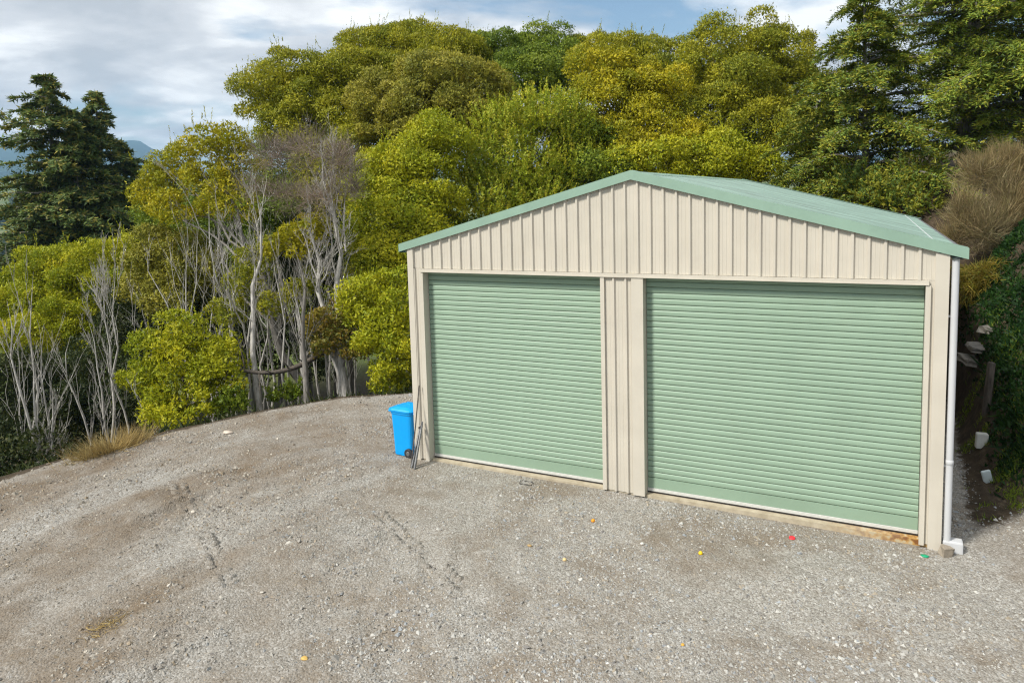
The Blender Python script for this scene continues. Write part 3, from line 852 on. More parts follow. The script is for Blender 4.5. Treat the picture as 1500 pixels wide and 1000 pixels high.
def crown_spray(mb, lobes, pal, rng, leaf=0.10, dens=1.0, shoot=0.5, upb=1.1):
    """shrub with upright leafy shoots all over its surface"""
    for (x, y, z, r, rz) in lobes:
        area = 4 * math.pi * (r * r + 2 * r * rz) / 3
        ns = int(area * 20 * dens)
        d = unit(rng.normal(size=(ns, 3))); d = d[d[:, 2] > -0.6]; ns = len(d)
        S0 = np.array([x, y, z]) + d * rng.uniform(0.6, 0.98, (ns, 1)) * np.array([r, r, rz])
        ax = unit(d * 0.8 + rng.normal(size=(ns, 3)) * 0.3 + np.array([0, 0, upb])); ln = shoot * rng.uniform(0.5, 1.3, ns)
        per = 17; idx = np.repeat(np.arange(ns), per); n = len(idx)
        tt = np.tile(np.linspace(0.05, 1, per), ns)
        P = S0[idx] + ax[idx] * (ln[idx] * tt)[:, None] + rng.normal(size=(n, 3)) * 0.02
        A = unit(ax[idx] * 0.9 + rng.normal(size=(n, 3)) * 0.6)
        cc = rng.integers(0, 4, ns); ii = np.where(rng.random(n) < 0.6, cc[idx], rng.integers(0, 4, n))
        add_leaves(mb, P, A, leaf * rng.uniform(0.7, 1.3, n) * (1.15 - 0.4 * tt), leaf * 0.45, pal_cols(pal, n, rng, ii), rng, d[idx])
        n = int(area * 90 * dens)
        P = np.array([x, y, z]) + unit(rng.normal(size=(n, 3))) * rng.uniform(0.2, 0.8, (n, 1)) * np.array([r, r, rz])
        add_leaves(mb, P, unit(rng.normal(size=(n, 3))), leaf * 1.5, leaf * 0.6, pal_cols(pal, n, rng), rng)

def crown_wisp(mb, lobes, pal, rng, dens=1.0, ln=0.7, wd=0.012, upb=1.2):
    """fine twiggy bush: thin blades sweeping up and out"""
    for (x, y, z, r, rz) in lobes:
        n = int(2600 * dens * r * rz)
        d = unit(rng.normal(size=(n, 3))); 
        ph = rng.random(4) * 6.28; bmp = 1 + 0.22 * (np.sin(d[:, 0] * 5 + ph[0]) * np.sin(d[:, 1] * 6 + ph[1]) + np.sin(d[:, 2] * 6 + ph[2] + 2 * d[:, 0]))[:, None]
        P = np.array([x, y, z]) + d * (rng.random((n, 1)) ** 0.4) * bmp * np.array([r, r, rz]) * 0.9
        A = unit(d * 0.7 + rng.normal(size=(n, 3)) * 0.32 + np.array([0, 0, upb]))
        L_ = ln * rng.uniform(0.4, 1.2, n)
        add_tris(mb, P - A * L_[:, None] * 0.4, A, L_, wd * rng.uniform(0.7, 1.6, n), pal_cols(pal, n, rng, None, 0.2), rng)

def conifer_parts(tb, mb, base, h, R, pal, rng, leaf=0.28, dens=1.0, droop=0.25, low=0.12, r0=0.3, irr=0.25, side=None, up0=0.35, tp=0.75, lw=0.40):
    base = np.asarray(base, float); top = base + np.array([rng.normal() * 0.02 * h, rng.normal() * 0.02 * h, h])
    tr = wiggle(base - np.array([0, 0, 0.5]), top, 12, 0.02, rng)
    tb.tube(tr, np.linspace(r0, 0.02, 12), 8)
    nlev = int(h * 5.2 * dens ** 0.5)
    for k in range(nlev):
        f = low + (1 - low) * (k + rng.random()) / nlev
        pc = base + (top - base) * f
        prof = (1 - f) ** tp * (0.75 + 0.25 * min(1, (f - low) / 0.2 + 0.3))
        for b in range(rng.integers(2, 4)):
            az = rng.random() * 2 * math.pi
            Lb = R * prof * rng.uniform(1 - irr * 1.6, 1 + irr) + 0.15
            if side is not None: Lb *= 1 + 0.5 * math.cos(az - side)
            dv = np.array([math.cos(az), math.sin(az), 0]); n = max(5, int(Lb * 4))
            t = np.linspace(0, 1, n)
            pts = pc + dv[None] * (t * Lb)[:, None]; pts[:, 2] += Lb * (up0 * t - (droop + up0) * t ** 2 * 1.0)
            pts += np.cumsum(rng.normal(size=(n, 3)) * 0.035 * Lb / n ** 0.5, axis=0)
            tb.tube(pts, np.linspace(0.018 * Lb + 0.012, 0.006, n), 4)
            ns = int((8 + Lb * 19) * dens * (0.28 / leaf) ** 0.8)
            tt = rng.uniform(0.04, 1.0, ns) ** 0.8
            ii = np.clip((tt * (n - 1)).astype(int), 0, n - 2); fr = (tt * (n - 1) - ii)[:, None]
            S0 = pts[ii] * (1 - fr) + pts[ii + 1] * fr
            sd = np.where(rng.random((ns, 1)) < 0.5, 1, -1) * np.array([[-dv[1], dv[0], 0]])
            ax = unit(dv[None] * 0.8 + sd * rng.uniform(0.2, 1.1, (ns, 1)) + np.array([0, 0, 1.0]) * rng.normal(size=(ns, 1)) * 0.28 + np.array([0, 0, -0.15]))
            sl = (0.22 + 0.28 * Lb * (1.05 - tt)) * rng.uniform(0.6, 1.2, ns); sl = np.clip(sl, 0.15, 0.9)
            per = 5; id2 = np.repeat(np.arange(ns), per); m_ = len(id2)
            q = np.tile(np.linspace(0.1, 1, per), ns)
            P = S0[id2] + ax[id2] * (sl[id2] * q)[:, None]; P[:, 2] -= 0.10 * q * q
            A = unit(ax[id2] + rng.normal(size=(m_, 3)) * np.array([0.6, 0.6, 0.35]))
            cc = rng.integers(0, 4, ns); ci = np.where(rng.random(m_) < 0.65, cc[id2], rng.integers(0, 4, m_))
            add_leaves(mb, P, A, leaf * rng.uniform(0.6, 1.2, m_), leaf * lw, pal_cols(pal, m_, rng, ci), rng, np.array([0, 0, 1.0]) + 0.5 * dv)

def bare_parts(tb, base, top, r0, rng, levels=3, spread=0.5, nb=7, twigs=None, start=0.35, kink=0.16):
    """leafless tree: trunk, limbs, fine twigs in one branching mesh"""
    def grow(p0, p1, r, lev):
        L_ = np.linalg.norm(np.asarray(p1) - np.asarray(p0)); n = 6 if lev == levels else (3 if lev else 1)
        pts = wiggle(p0, p1, n + 3, kink, rng)
        tb.tube(pts, np.linspace(1, 0, n + 3) ** 0.8 * r + 0.002, 7 if lev == levels else (4 if lev == levels - 1 else 3), cap=lev == levels)
        if lev == 0: return
        d0 = unit(np.asarray(p1) - np.asarray(p0))
        k = nb if lev == levels else max(4, nb - 2)
        for b in range(k):
            f = rng.uniform(start if lev == levels else 0.2, 0.97); i_ = int(f * (n + 2)); s = pts[i_]
            d = unit(d0 + unit(rng.normal(size=3)) * spread * rng.uniform(0.7, 1.5) + np.array([0, 0, 0.22]))
            ln = L_ * rng.uniform(0.22, 0.5) * (1.15 - 0.5 * f)
            grow(s, s + d * ln, max(0.003, r * (1 - f * 0.75) * rng.uniform(0.24, 0.46)), lev - 1)
    grow(np.asarray(base, float) - np.array([0, 0, 0.3]), np.asarray(top, float), r0, levels)

def make_tree(spec):
    rng = np.random.default_rng(spec['seed'])
    name = spec['name']; x, y = spec['base']; z = hz(x, y) if 'bz' not in spec else spec['bz']
    root = empty(name, (x, y, z)); tag(root, spec['label'], spec['cat'], spec.get('group'))
    inv = Matrix.Translation((-x, -y, -z))
    tb, mb = MB(), MB(); st = spec['style']; kw = spec.get('kw', {})
    base = (x, y, z)
    if st in ('billow', 'spray', 'wisp'):
        if spec.get('r0', 0.15) > 0:
            trunk_and_limbs(tb, base, spec['lobes'], spec.get('r0', 0.15), rng, forks=spec.get('forks'))
        {'billow': crown_billow, 'spray': crown_spray, 'wisp': crown_wisp}[st](mb, spec['lobes'], spec['pal'], rng, **kw)
    elif st == 'conifer':
        conifer_parts(tb, mb, base, spec['h'], spec['R'], spec['pal'], rng, r0=spec.get('r0', 0.3), **kw)
        for (lx, ly, lz, lh, lr) in spec.get('leaders', []):
            conifer_parts(tb, mb, (x + lx, y + ly, z + lz), lh, lr, spec['pal'], rng, r0=0.14, **kw)
        for (P0, P1, r_) in spec.get('limbs', []):
            pts = wiggle(P0, P1, 9, 0.12, rng); tb.tube(pts, np.linspace(r_, 0.03, 9), 5)
            for p in pts[3:]:
                n = 60; q = unit(rng.normal(size=(n, 3)))
                add_leaves(mb, p + q * rng.uniform(0.05, 0.55, (n, 1)) * np.array([1, 1, 0.5]), unit(q + rng.normal(size=(n, 3)) * 0.5), 0.28, 0.10, pal_cols(spec['pal'], n, rng), rng)
    elif st == 'bare':
        for tp in spec['tops']:
            bare_parts(tb, base if len(tp) == 3 else tp[3:6], tp[:3], spec['r0'], rng, **kw)
        if spec.get('lobes'):
            crown_wisp(mb, spec['lobes'], spec.get('pal', 'twiggy'), rng, **spec.get('wkw', {}))
    o = None
    if tb.n:
        o = tb.obj('trunk', M[spec.get('bark', 'bark_grey')], root, True); o.matrix_parent_inverse = inv
    if mb.n:
        o = mb.obj(spec.get('crown_name', 'crown'), M['needle' if st == 'conifer' else 'leaf'], root); o.matrix_parent_inverse = inv
    return root

TREES = [{'name': 'wattle_tree',
  'label': 'olive rounded tree at the left end of the canopy, over the bare grey trees',
  'cat': 'tree',
  'base': (-14.68, 13.31),
  'style': 'billow',
  'seed': 100,
  'lobes': [(-16.19, 13.33, 8.92, 1.36, 1.12), (-15.1, 13.98, 9.83, 1.48, 1.06), (-13.94, 13.87, 8.5, 1.74, 1.34), (-14.72, 12.81, 7.62, 1.37, 1.03), (-13.39, 14.84, 9.72, 1.48, 1.24), (-12.31, 14.06, 7.83, 1.43, 1.26)],
  'pal': 'olive',
  'r0': 0.2,
  'group': 'rounded wattle trees behind the garage'},
 {'name': 'wattle_tree',
  'label': 'olive tree with spiky shoots on the skyline above the bare grey trees',
  'cat': 'tree',
  'base': (-12.17, 17.91),
  'style': 'billow',
  'seed': 107,
  'lobes': [(-14.39, 17.9, 11.48, 1.36, 0.97), (-12.95, 18.65, 11.7, 1.55, 0.97), (-11.49, 18.11, 10.27, 1.89, 1.26), (-13.17, 17.23, 10.01, 1.73, 1.32), (-10.92, 19.65, 11.38, 1.42, 1.04)],
  'pal': 'olive',
  'r0': 0.22,
  'group': 'rounded wattle trees behind the garage',
  'kw': {'tipup': 0.8}},
 {'name': 'wattle_tree',
  'label': 'dull olive dome-shaped tree, widest crown left of centre',
  'cat': 'tree',
  'base': (-8.31, 13.73),
  'style': 'billow',
  'seed': 114,
  'lobes': [(-8.21, 14.6, 9.25, 1.85, 0.81), (-9.89, 13.66, 8.49, 1.52, 1.03), (-6.99, 15.15, 8.61, 1.25, 1.09), (-8.16, 13.92, 7.92, 2.0, 1.23), (-9.81, 13.01, 7.31, 1.28, 0.96), (-6.72, 14.59, 7.35, 1.23, 1.07)],
  'pal': 'dull',
  'r0': 0.22,
  'group': 'rounded wattle trees behind the garage',
  'kw': {'clump': 0.34}},
 {'name': 'wattle_tree',
  'label': 'dark green rounded tree on the skyline left of the yellow tree',
  'cat': 'tree',
  'base': (-7.38, 21.44),
  'style': 'billow',
  'seed': 121,
  'lobes': [(-9.07, 21.73, 11.51, 1.33, 1.0), (-7.28, 22.62, 11.39, 1.53, 1.07), (-7.71, 21.12, 10.0, 1.94, 1.3), (-5.98, 22.01, 10.11, 1.3, 1.36), (-9.96, 21.26, 11.37, 1.2, 1.0)],
  'pal': 'green',
  'r0': 0.2,
  'group': 'rounded wattle trees behind the garage'},
 {'name': 'wattle_tree',
  'label': 'small olive tree on the skyline behind the yellow tree',
  'cat': 'tree',
  'base': (-3.21, 23.54),
  'style': 'billow',
  'seed': 128,
  'lobes': [(-4.9, 23.82, 11.32, 1.47, 0.8), (-3.41, 24.54, 11.01, 1.47, 0.93), (-1.8, 24.18, 10.53, 1.3, 0.91), (-2.21, 23.84, 9.35, 1.62, 1.17)],
  'pal': 'olive',
  'r0': 0.2,
  'group': 'rounded wattle trees behind the garage',
  'kw': {'tipup': 0.8}},
 {'name': 'wattle_tree',
  'label': 'golden yellow tree in the middle of the canopy above the garage ridge',
  'cat': 'tree',
  'base': (-1.68, 17.63),
  'style': 'billow',
  'seed': 135,
  'lobes': [(-2.94, 17.84, 9.33, 1.1, 0.99), (-1.82, 18.35, 8.8, 1.27, 1.05), (-0.7, 18.86, 8.22, 1.33, 1.16), (-2.49, 17.33, 7.67, 1.3, 1.14), (-0.99, 17.41, 6.65, 1.44, 1.23), (0.08, 17.93, 6.35, 1.17, 1.12),
            (-2.18, 16.76, 6.15, 1.07, 0.96)],
  'pal': 'yellow',
  'r0': 0.2,
  'group': 'rounded wattle trees behind the garage'},
 {'name': 'wattle_tree',
  'label': 'tallest rounded green tree right of the ridge, its right flank dark',
  'cat': 'tree',
  'base': (2.79, 21.55),
  'style': 'billow',
  'seed': 142,
  'lobes': [(1.96, 22.15, 10.57, 1.57, 1.1), (3.4, 22.8, 9.87, 1.51, 1.34), (0.92, 20.92, 9.28, 1.31, 1.26), (2.34, 21.57, 8.67, 1.71, 1.31), (4.08, 22.97, 8.26, 1.34, 1.45), (1.29, 19.77, 7.33, 1.38, 1.27),
            (2.9, 20.54, 6.87, 1.66, 1.27), (4.34, 21.8, 6.59, 1.12, 1.12)],
  'pal': 'olive',
  'r0': 0.26,
  'group': 'rounded wattle trees behind the garage',
  'kw': {'tipup': 0.5}},
 {'name': 'wattle_tree',
  'label': 'low yellow-green tree just above the garage ridge cap',
  'cat': 'tree',
  'base': (1.11, 16.25),
  'style': 'billow',
  'seed': 149,
  'lobes': [(-0.09, 16.06, 5.51, 1.11, 0.71), (1.04, 16.62, 5.35, 1.16, 0.86), (2.07, 17.71, 5.46, 1.13, 0.93), (2.99, 18.16, 5.31, 0.93, 0.67)],
  'pal': 'bright',
  'r0': 0.14,
  'group': 'rounded wattle trees behind the garage'},
 {'name': 'wattle_tree',
  'label': 'lower green tree hidden behind the left roof slope',
  'cat': 'tree',
  'base': (-2.44, 15.01),
  'style': 'billow',
  'seed': 156,
  'lobes': [(-3.13, 16.31, 6.45, 1.12, 1.07), (-2.06, 15.62, 5.46, 1.03, 0.77), (-3.39, 15.48, 5.25, 1.05, 0.89)],
  'pal': 'green',
  'r0': 0.14,
  'group': 'rounded wattle trees behind the garage'},
 {'name': 'wattle_tree',
  'label': 'bright yellow-green tree cascading down beside the left roof edge',
  'cat': 'tree',
  'base': (-6.97, 9.95),
  'style': 'billow',
  'seed': 163,
  'lobes': [(-6.49, 11.22, 6.37, 1.0, 0.86), (-7.04, 10.31, 5.77, 1.12, 0.98), (-7.44, 9.4, 4.41, 1.01, 0.96), (-6.33, 10.21, 4.6, 1.06, 1.06), (-6.81, 9.03, 3.28, 1.03, 0.9), (-7.21, 8.42, 2.55, 0.75, 0.75),
            (-5.89, 10.11, 3.68, 0.82, 0.78), (-6.4, 8.58, 2.33, 0.79, 0.66)],
  'pal': 'bright',
  'r0': 0.2,
  'group': 'rounded wattle trees behind the garage'},
 {'name': 'leafy_shrub',
  'label': 'tall green shrub of upright leafy shoots rising behind the left roof slope',
  'cat': 'shrub',
  'base': (-4.74, 13.3),
  'style': 'spray',
  'seed': 170,
  'lobes': [(-4.16, 14.77, 7.44, 1.59, 1.03), (-5.29, 13.56, 6.8, 1.41, 1.16), (-3.31, 15.38, 7.05, 1.14, 1.19), (-5.82, 12.37, 5.54, 1.08, 1.13), (-4.5, 13.6, 5.51, 1.65, 1.25), (-2.98, 15.17, 5.61, 1.13, 1.29),
            (-4.99, 12.32, 4.3, 1.36, 0.97), (-3.81, 13.81, 4.25, 1.5, 0.9)],
  'pal': 'spray',
  'r0': 0.16},
 {'name': 'wattle_tree',
  'label': 'bright yellow-green tree with dark trunks growing against the left garage wall',
  'cat': 'tree',
  'base': (-5.11, 5.32),
  'style': 'billow',
  'seed': 177,
  'lobes': [(-4.56, 5.51, 1.83, 0.74, 0.63), (-4.67, 5.14, 0.95, 0.74, 0.7), (-4.0, 5.1, 0.54, 0.54, 0.72), (-3.94, 4.83, -0.13, 0.47, 0.47), (-5.29, 5.68, 1.58, 0.69, 0.57)],
  'pal': 'bright',
  'r0': 0.13,
  'bark': 'bark_dark',
  'forks': 0.5,
  'kw': {'clump': 0.27, 'leaf': 0.09, 'rag': 0.35, 'gap': 0.2}},
 {'name': 'wattle_tree',
  'label': 'small orange-tinged tree left of the dark trunks by the garage',
  'cat': 'tree',
  'base': (-6.4, 5.78),
  'style': 'billow',
  'seed': 184,
  'lobes': [(-6.38, 5.65, 1.15, 0.66, 0.47), (-6.63, 5.46, 0.57, 0.51, 0.43), (-5.88, 5.59, 0.4, 0.46, 0.46)],
  'pal': 'ochre',
  'r0': 0.06,
  'kw': {'clump': 0.28, 'leaf': 0.09, 'gap': 0.3}},
 {'name': 'wattle_tree',
  'label': 'open olive-yellow tree with thin leaning limbs left of the bare grey crown',
  'cat': 'tree',
  'base': (-8.94, 7.29),
  'style': 'billow',
  'seed': 191,
  'lobes': [(-13.51, 7.68, 6.58, 0.95, 0.52), (-12.75, 8.01, 6.08, 0.81, 0.67), (-14.95, 7.44, 5.8, 0.97, 0.58), (-15.52, 7.08, 5.22, 0.68, 0.58), (-13.7, 7.46, 5.4, 1.1, 0.62), (-14.31, 7.04, 4.35, 0.86, 0.62),
            (-12.64, 7.33, 4.43, 0.79, 0.7), (-15.62, 6.97, 4.62, 0.63, 0.44)],
  'pal': 'yellow',
  'r0': 0.15,
  'bark': 'bark_grey',
  'forks': 0.42,
  'kw': {'clump': 0.27, 'gap': 0.5, 'dens': 0.7, 'leaf': 0.1, 'rag': 0.35}},
 {'name': 'wattle_tree',
  'label': 'drab brownish olive tree under the open yellow tree',
  'cat': 'tree',
  'base': (-15.24, 7.45),
  'style': 'billow',
  'seed': 198,
  'lobes': [(-15.59, 7.36, 2.88, 1.09, 0.79), (-15.67, 6.65, 1.96, 0.92, 0.83), (-14.38, 7.33, 2.16, 0.92, 0.87), (-14.47, 6.63, 1.28, 0.95, 0.71)],
  'pal': 'dull',
  'r0': 0.12,
  'kw': {'clump': 0.32, 'gap': 0.3}},
 {'name': 'wattle_tree',
  'label': 'broad round green tree below the dark conifer at far left',
  'cat': 'tree',
  'base': (-21.65, 7.57),
  'style': 'billow',
  'seed': 205,
  'lobes': [(-21.63, 8.74, 2.28, 1.6, 0.86), (-23.03, 7.99, 1.9, 1.6, 0.97), (-21.27, 10.03, 2.17, 1.18, 0.83), (-23.63, 7.02, 1.0, 1.29, 1.01), (-21.38, 7.59, 0.87, 1.77, 1.16), (-23.83, 6.26, 0.12, 1.27, 1.22),
            (-20.12, 8.78, 0.75, 1.4, 1.24), (-22.08, 6.54, -0.38, 1.52, 1.19), (-20.37, 7.36, -0.7, 1.52, 1.19)],
  'pal': 'bright',
  'r0': 0.22,
  'kw': {'tipup': 0.6}},
 {'name': 'wattle_tree',
  'label': 'bright green tree low at the gravel edge, left of the bare trunks',
  'cat': 'tree',
  'base': (-9.6, 2.94),
  'style': 'billow',
  'seed': 212,
  'lobes': [(-10.15, 2.92, 0.86, 0.64, 0.45), (-10.23, 2.22, 0.02, 0.51, 0.44), (-9.34, 2.8, 0.15, 0.78, 0.67), (-9.53, 2.05, -0.7, 0.54, 0.5), (-9.18, 3.61, 0.6, 0.57, 0.42), (-8.8, 2.29, -0.79, 0.68, 0.54),
            (-8.59, 3.26, -0.17, 0.48, 0.48)],
  'pal': 'bright',
  'r0': 0.12,
  'bark': 'bark_grey',
  'kw': {'clump': 0.25, 'leaf': 0.09, 'gap': 0.3, 'rag': 0.4, 'shoots': 0.5}},
 {'name': 'wattle_tree',
  'label': 'little yellow tuft of foliage on a thin stem amid the bare trunks',
  'cat': 'tree',
  'base': (-8.16, 6.01),
  'style': 'billow',
  'seed': 219,
  'lobes': [(-8.19, 6.14, 3.77, 0.66, 0.37), (-8.58, 5.89, 3.27, 0.45, 0.41), (-7.84, 6.62, 3.43, 0.46, 0.33)],
  'pal': 'yellow',
  'r0': 0.07,
  'bark': 'bark_pale',
  'kw': {'clump': 0.27, 'leaf': 0.09, 'gap': 0.35}},
 {'name': 'wattle_tree',
  'label': 'thin olive foliage scattered among the bare trunks above the fallen limb',
  'cat': 'tree',
  'base': (-9.21, 5.81),
  'style': 'billow',
  'seed': 226,
  'lobes': [(-10.19, 5.5, 2.03, 0.63, 0.5), (-9.0, 5.81, 1.4, 0.54, 0.46), (-10.03, 6.22, 2.7, 0.56, 0.43), (-8.09, 6.33, 1.99, 0.46, 0.5), (-10.55, 5.23, 1.21, 0.5, 0.42)],
  'pal': 'olive',
  'r0': 0.05,
  'bark': 'bark_pale',
  'group': 'rounded wattle trees behind the garage',
  'kw': {'clump': 0.24, 'leaf': 0.085, 'gap': 0.55, 'dens': 0.8, 'rag': 0.4}},
 {'name': 'shrub',
  'label': 'green shrub under the trees behind the left rear corner of the garage',
  'cat': 'shrub',
  'base': (-5.13, 11.43),
  'style': 'billow',
  'seed': 233,
  'lobes': [(-5.61, 11.83, 2.63, 1.21, 0.97), (-4.75, 12.79, 2.31, 1.24, 0.99), (-6.1, 10.77, 2.47, 1.04, 0.94)],
  'pal': 'green',
  'r0': 0.07,
  'kw': {'dens': 0.6}},
 {'name': 'shrub',
  'label': 'dark shrub under the trees straight behind the garage',
  'cat': 'shrub',
  'base': (-3.16, 16.88),
  'style': 'billow',
  'seed': 240,
  'lobes': [(-4.45, 15.79, 2.6, 1.49, 1.19), (-2.86, 17.74, 2.75, 1.69, 1.24)],
  'pal': 'dark',
  'r0': 0.07,
  'kw': {'dens': 0.6, 'leaf': 0.13}},
 {'name': 'shrub',
  'label': 'dark shrub at the far left edge behind the bare stems',
  'cat': 'shrub',
  'base': (-16.19, 2.52),
  'style': 'billow',
  'seed': 247,
  'lobes': [(-16.29, 2.02, -1.54, 1.26, 1.26), (-16.19, 3.19, -1.63, 1.1, 1.2)],
  'pal': 'dark',
  'r0': 0.07,
  'group': 'dark shrubs filling the slope under the trees',
  'kw': {'dens': 0.8}},
 {'name': 'shrub',
  'label': 'dark shrub low in the bottom left corner beyond the crest',
  'cat': 'shrub',
  'base': (-12.0, -0.38),
  'style': 'billow',
  'seed': 254,
  'lobes': [(-11.87, -0.72, -1.83, 0.84, 0.5), (-10.56, -0.48, -1.55, 0.66, 0.39), (-12.77, -0.69, -1.45, 0.69, 0.58)],
  'pal': 'dark',
  'r0': 0.05,
  'group': 'dark shrubs filling the slope under the trees',
  'kw': {'dens': 0.8}},
 {'name': 'shrub',
  'label': 'dark green shrub behind the tall bare pair of stems',
  'cat': 'shrub',
  'base': (-16.07, 4.81),
  'style': 'billow',
  'seed': 261,
  'lobes': [(-17.39, 4.85, -1.48, 1.31, 1.31), (-14.24, 4.17, -1.69, 1.1, 1.1), (-14.6, 2.83, -2.01, 1.05, 0.94)],
  'pal': 'dark',
  'r0': 0.07,
  'group': 'dark shrubs filling the slope under the trees',
  'kw': {'dens': 0.8}},
 {'name': 'shrub',
  'label': 'dark shrub between the bright low tree and the drab olive tree',
  'cat': 'shrub',
  'base': (-17.25, 7.56),
  'style': 'billow',
  'seed': 268,
  'lobes': [(-17.77, 7.57, -0.57, 1.31, 1.18), (-16.81, 8.67, -0.17, 1.2, 1.07), (-18.49, 7.91, 0.67, 1.2, 1.07)],
  'pal': 'dark',
  'r0': 0.08,
  'group': 'dark shrubs filling the slope under the trees',
  'kw': {'dens': 0.8}},
 {'name': 'shrub',
  'label': 'dark leafy shrub far behind the pale bare trunks',
  'cat': 'shrub',
  'base': (-17.05, 12.11),
  'style': 'billow',
  'seed': 275,
  'lobes': [(-17.82, 11.63, 0.75, 1.48, 1.33), (-16.25, 12.45, 0.99, 1.42, 1.33), (-17.72, 12.43, 2.46, 1.44, 1.26), (-15.2, 13.04, 1.55, 1.3, 1.18)],
  'pal': 'dark',
  'r0': 0.08,
  'group': 'dark shrubs filling the slope under the trees',
  'kw': {'dens': 0.8}},
 {'name': 'shrub',
  'label': 'dark shrub behind the thickest pale trunk',
  'cat': 'shrub',
  'base': (-11.85, 11.39),
  'style': 'billow',
  'seed': 282,
  'lobes': [(-12.07, 11.22, 1.28, 1.23, 1.07), (-10.81, 11.36, 1.83, 1.05, 1.05), (-11.39, 11.74, 2.85, 1.17, 0.96), (-13.29, 11.92, 3.1, 1.1, 0.94)],
  'pal': 'dark',
  'r0': 0.08,
  'group': 'dark shrubs filling the slope under the trees',
  'kw': {'dens': 0.8}},
 {'name': 'wattle_tree',
  'label': 'dark green tree deep behind the bare trunks, under the twiggy crown',
  'cat': 'tree',
  'base': (-15.25, 11.91),
  'style': 'billow',
  'seed': 289,
  'lobes': [(-15.28, 12.1, 3.66, 1.71, 1.26), (-17.11, 12.4, 4.54, 1.48, 1.3), (-14.03, 12.83, 4.47, 1.43, 1.26), (-15.55, 13.31, 5.67, 1.65, 1.3), (-16.01, 11.52, 1.69, 1.43, 1.14)],
  'pal': 'green',
  'r0': 0.16,
  'group': 'rounded wattle trees behind the garage',
  'kw': {'dens': 0.8}},
 {'name': 'wattle_tree',
  'label': 'olive tree filling the gap right of the twiggy crown',
  'cat': 'tree',
  'base': (-11.1, 12.33),
  'style': 'billow',
  'seed': 296,
  'lobes': [(-11.06, 12.82, 6.17, 1.3, 1.14), (-11.43, 11.94, 4.97, 1.23, 1.17), (-10.04, 12.05, 4.67, 1.15, 1.15), (-12.61, 12.59, 6.1, 1.1, 0.99)],
  'pal': 'olive',
  'r0': 0.14,
  'group': 'rounded wattle trees behind the garage'},
 {'name': 'wattle_tree',
  'label': 'dark green tree deep behind the leaning yellow tree',
  'cat': 'tree',
  'base': (-20.58, 12.56),
  'style': 'billow',
  'seed': 303,
  'lobes': [(-20.33, 12.86, 3.03, 1.76, 1.38), (-22.33, 13.07, 3.99, 1.42, 1.3), (-18.63, 12.36, 0.93, 1.4, 1.22), (-19.97, 11.53, -0.54, 1.34, 1.1)],
  'pal': 'green',
  'r0': 0.16,
  'group': 'rounded wattle trees behind the garage',
  'kw': {'dens': 0.8}},
 {'name': 'shrub',
  'label': 'small green shrub at the gravel crest right of the bright low tree',
  'cat': 'shrub',
  'base': (-7.83, 3.28),
  'style': 'spray',
  'seed': 310,
  'lobes': [(-7.85, 3.02, -0.69, 0.43, 0.36), (-8.0, 2.7, -0.81, 0.32, 0.25)],
  'pal': 'green',
  'r0': 0.0,
  'group': 'dark shrubs filling the slope under the trees',
  'kw': {'shoot': 0.25}},
 {'name': 'shrub',
  'label': 'small green shrub at the gravel crest under the fallen limb',
  'cat': 'shrub',
  'base': (-7.41, 4.94),
  'style': 'spray',
  'seed': 317,
  'lobes': [(-7.34, 4.61, -0.78, 0.38, 0.27), (-7.62, 4.24, -0.81, 0.27, 0.23)],
  'pal': 'green',
  'r0': 0.0,
  'group': 'dark shrubs filling the slope under the trees',
  'kw': {'shoot': 0.25}},
 {'name': 'shrub',
  'label': 'low dark green shrub between dark trunks and garage corner',
  'cat': 'shrub',
  'base': (-4.56, 5.71),
  'style': 'spray',
  'seed': 324,
  'lobes': [(-4.5, 5.4, -0.6, 0.37, 0.26), (-4.28, 5.74, -0.57, 0.26, 0.26)],
  'pal': 'green',
  'r0': 0.0,
  'group': 'dark shrubs filling the slope under the trees',
  'kw': {'shoot': 0.3}},
 {'name': 'shrub',
  'label': 'dark green shrub low behind the fallen limb',
  'cat': 'shrub',
  'base': (-11.37, 9.4),
  'style': 'billow',
  'seed': 331,
  'lobes': [(-12.27, 9.79, -0.63, 0.87, 0.67), (-12.64, 8.45, -0.9, 0.74, 0.64), (-9.96, 8.67, -0.99, 0.67, 0.62)],
  'pal': 'dark',
  'r0': 0.06,
  'group': 'dark shrubs filling the slope under the trees',
  'kw': {'dens': 0.8}},
 {'name': 'shrub',
  'label': 'dark green shrub behind the bright low tree',
  'cat': 'shrub',
  'base': (-12.19, 6.76),
  'style': 'billow',
  'seed': 338,
  'lobes': [(-12.75, 7.39, 0.28, 0.81, 0.81), (-14.44, 7.72, 0.88, 0.84, 0.74), (-10.93, 5.96, -0.7, 0.53, 0.53)],
  'pal': 'dark',
  'r0': 0.06,
  'group': 'dark shrubs filling the slope under the trees',
  'kw': {'dens': 0.8}},
 {'name': 'shrub',
  'label': 'yellow-green conifer-like scrub along the far edge of the right roof slope',
  'cat': 'shrub',
  'base': (7.55, 13.36),
  'style': 'spray',
  'seed': 345,
  'lobes': [(7.51, 13.59, 4.32, 0.92, 0.56), (8.29, 13.38, 3.91, 0.66, 0.51), (6.58, 14.28, 4.7, 0.84, 0.54), (8.24, 14.57, 4.81, 0.74, 0.61)],
  'pal': 'cypress',
  'r0': 0.05,
  'kw': {'shoot': 0.35, 'upb': 0.4}},
 {'name': 'bare_tree',
  'label': 'bare pale tree with twisted spreading limbs, leftmost of the thick trunks by the crest',
  'cat': 'tree',
  'base': (-7.61, 4.17),
  'style': 'bare',
  'seed': 352,
  'tops': [(-8.3, 4.55, 5.24)],
  'r0': 0.10880000000000001,
  'bark': 'bark_pale',
  'group': 'leafless pale trees beyond the gravel edge',
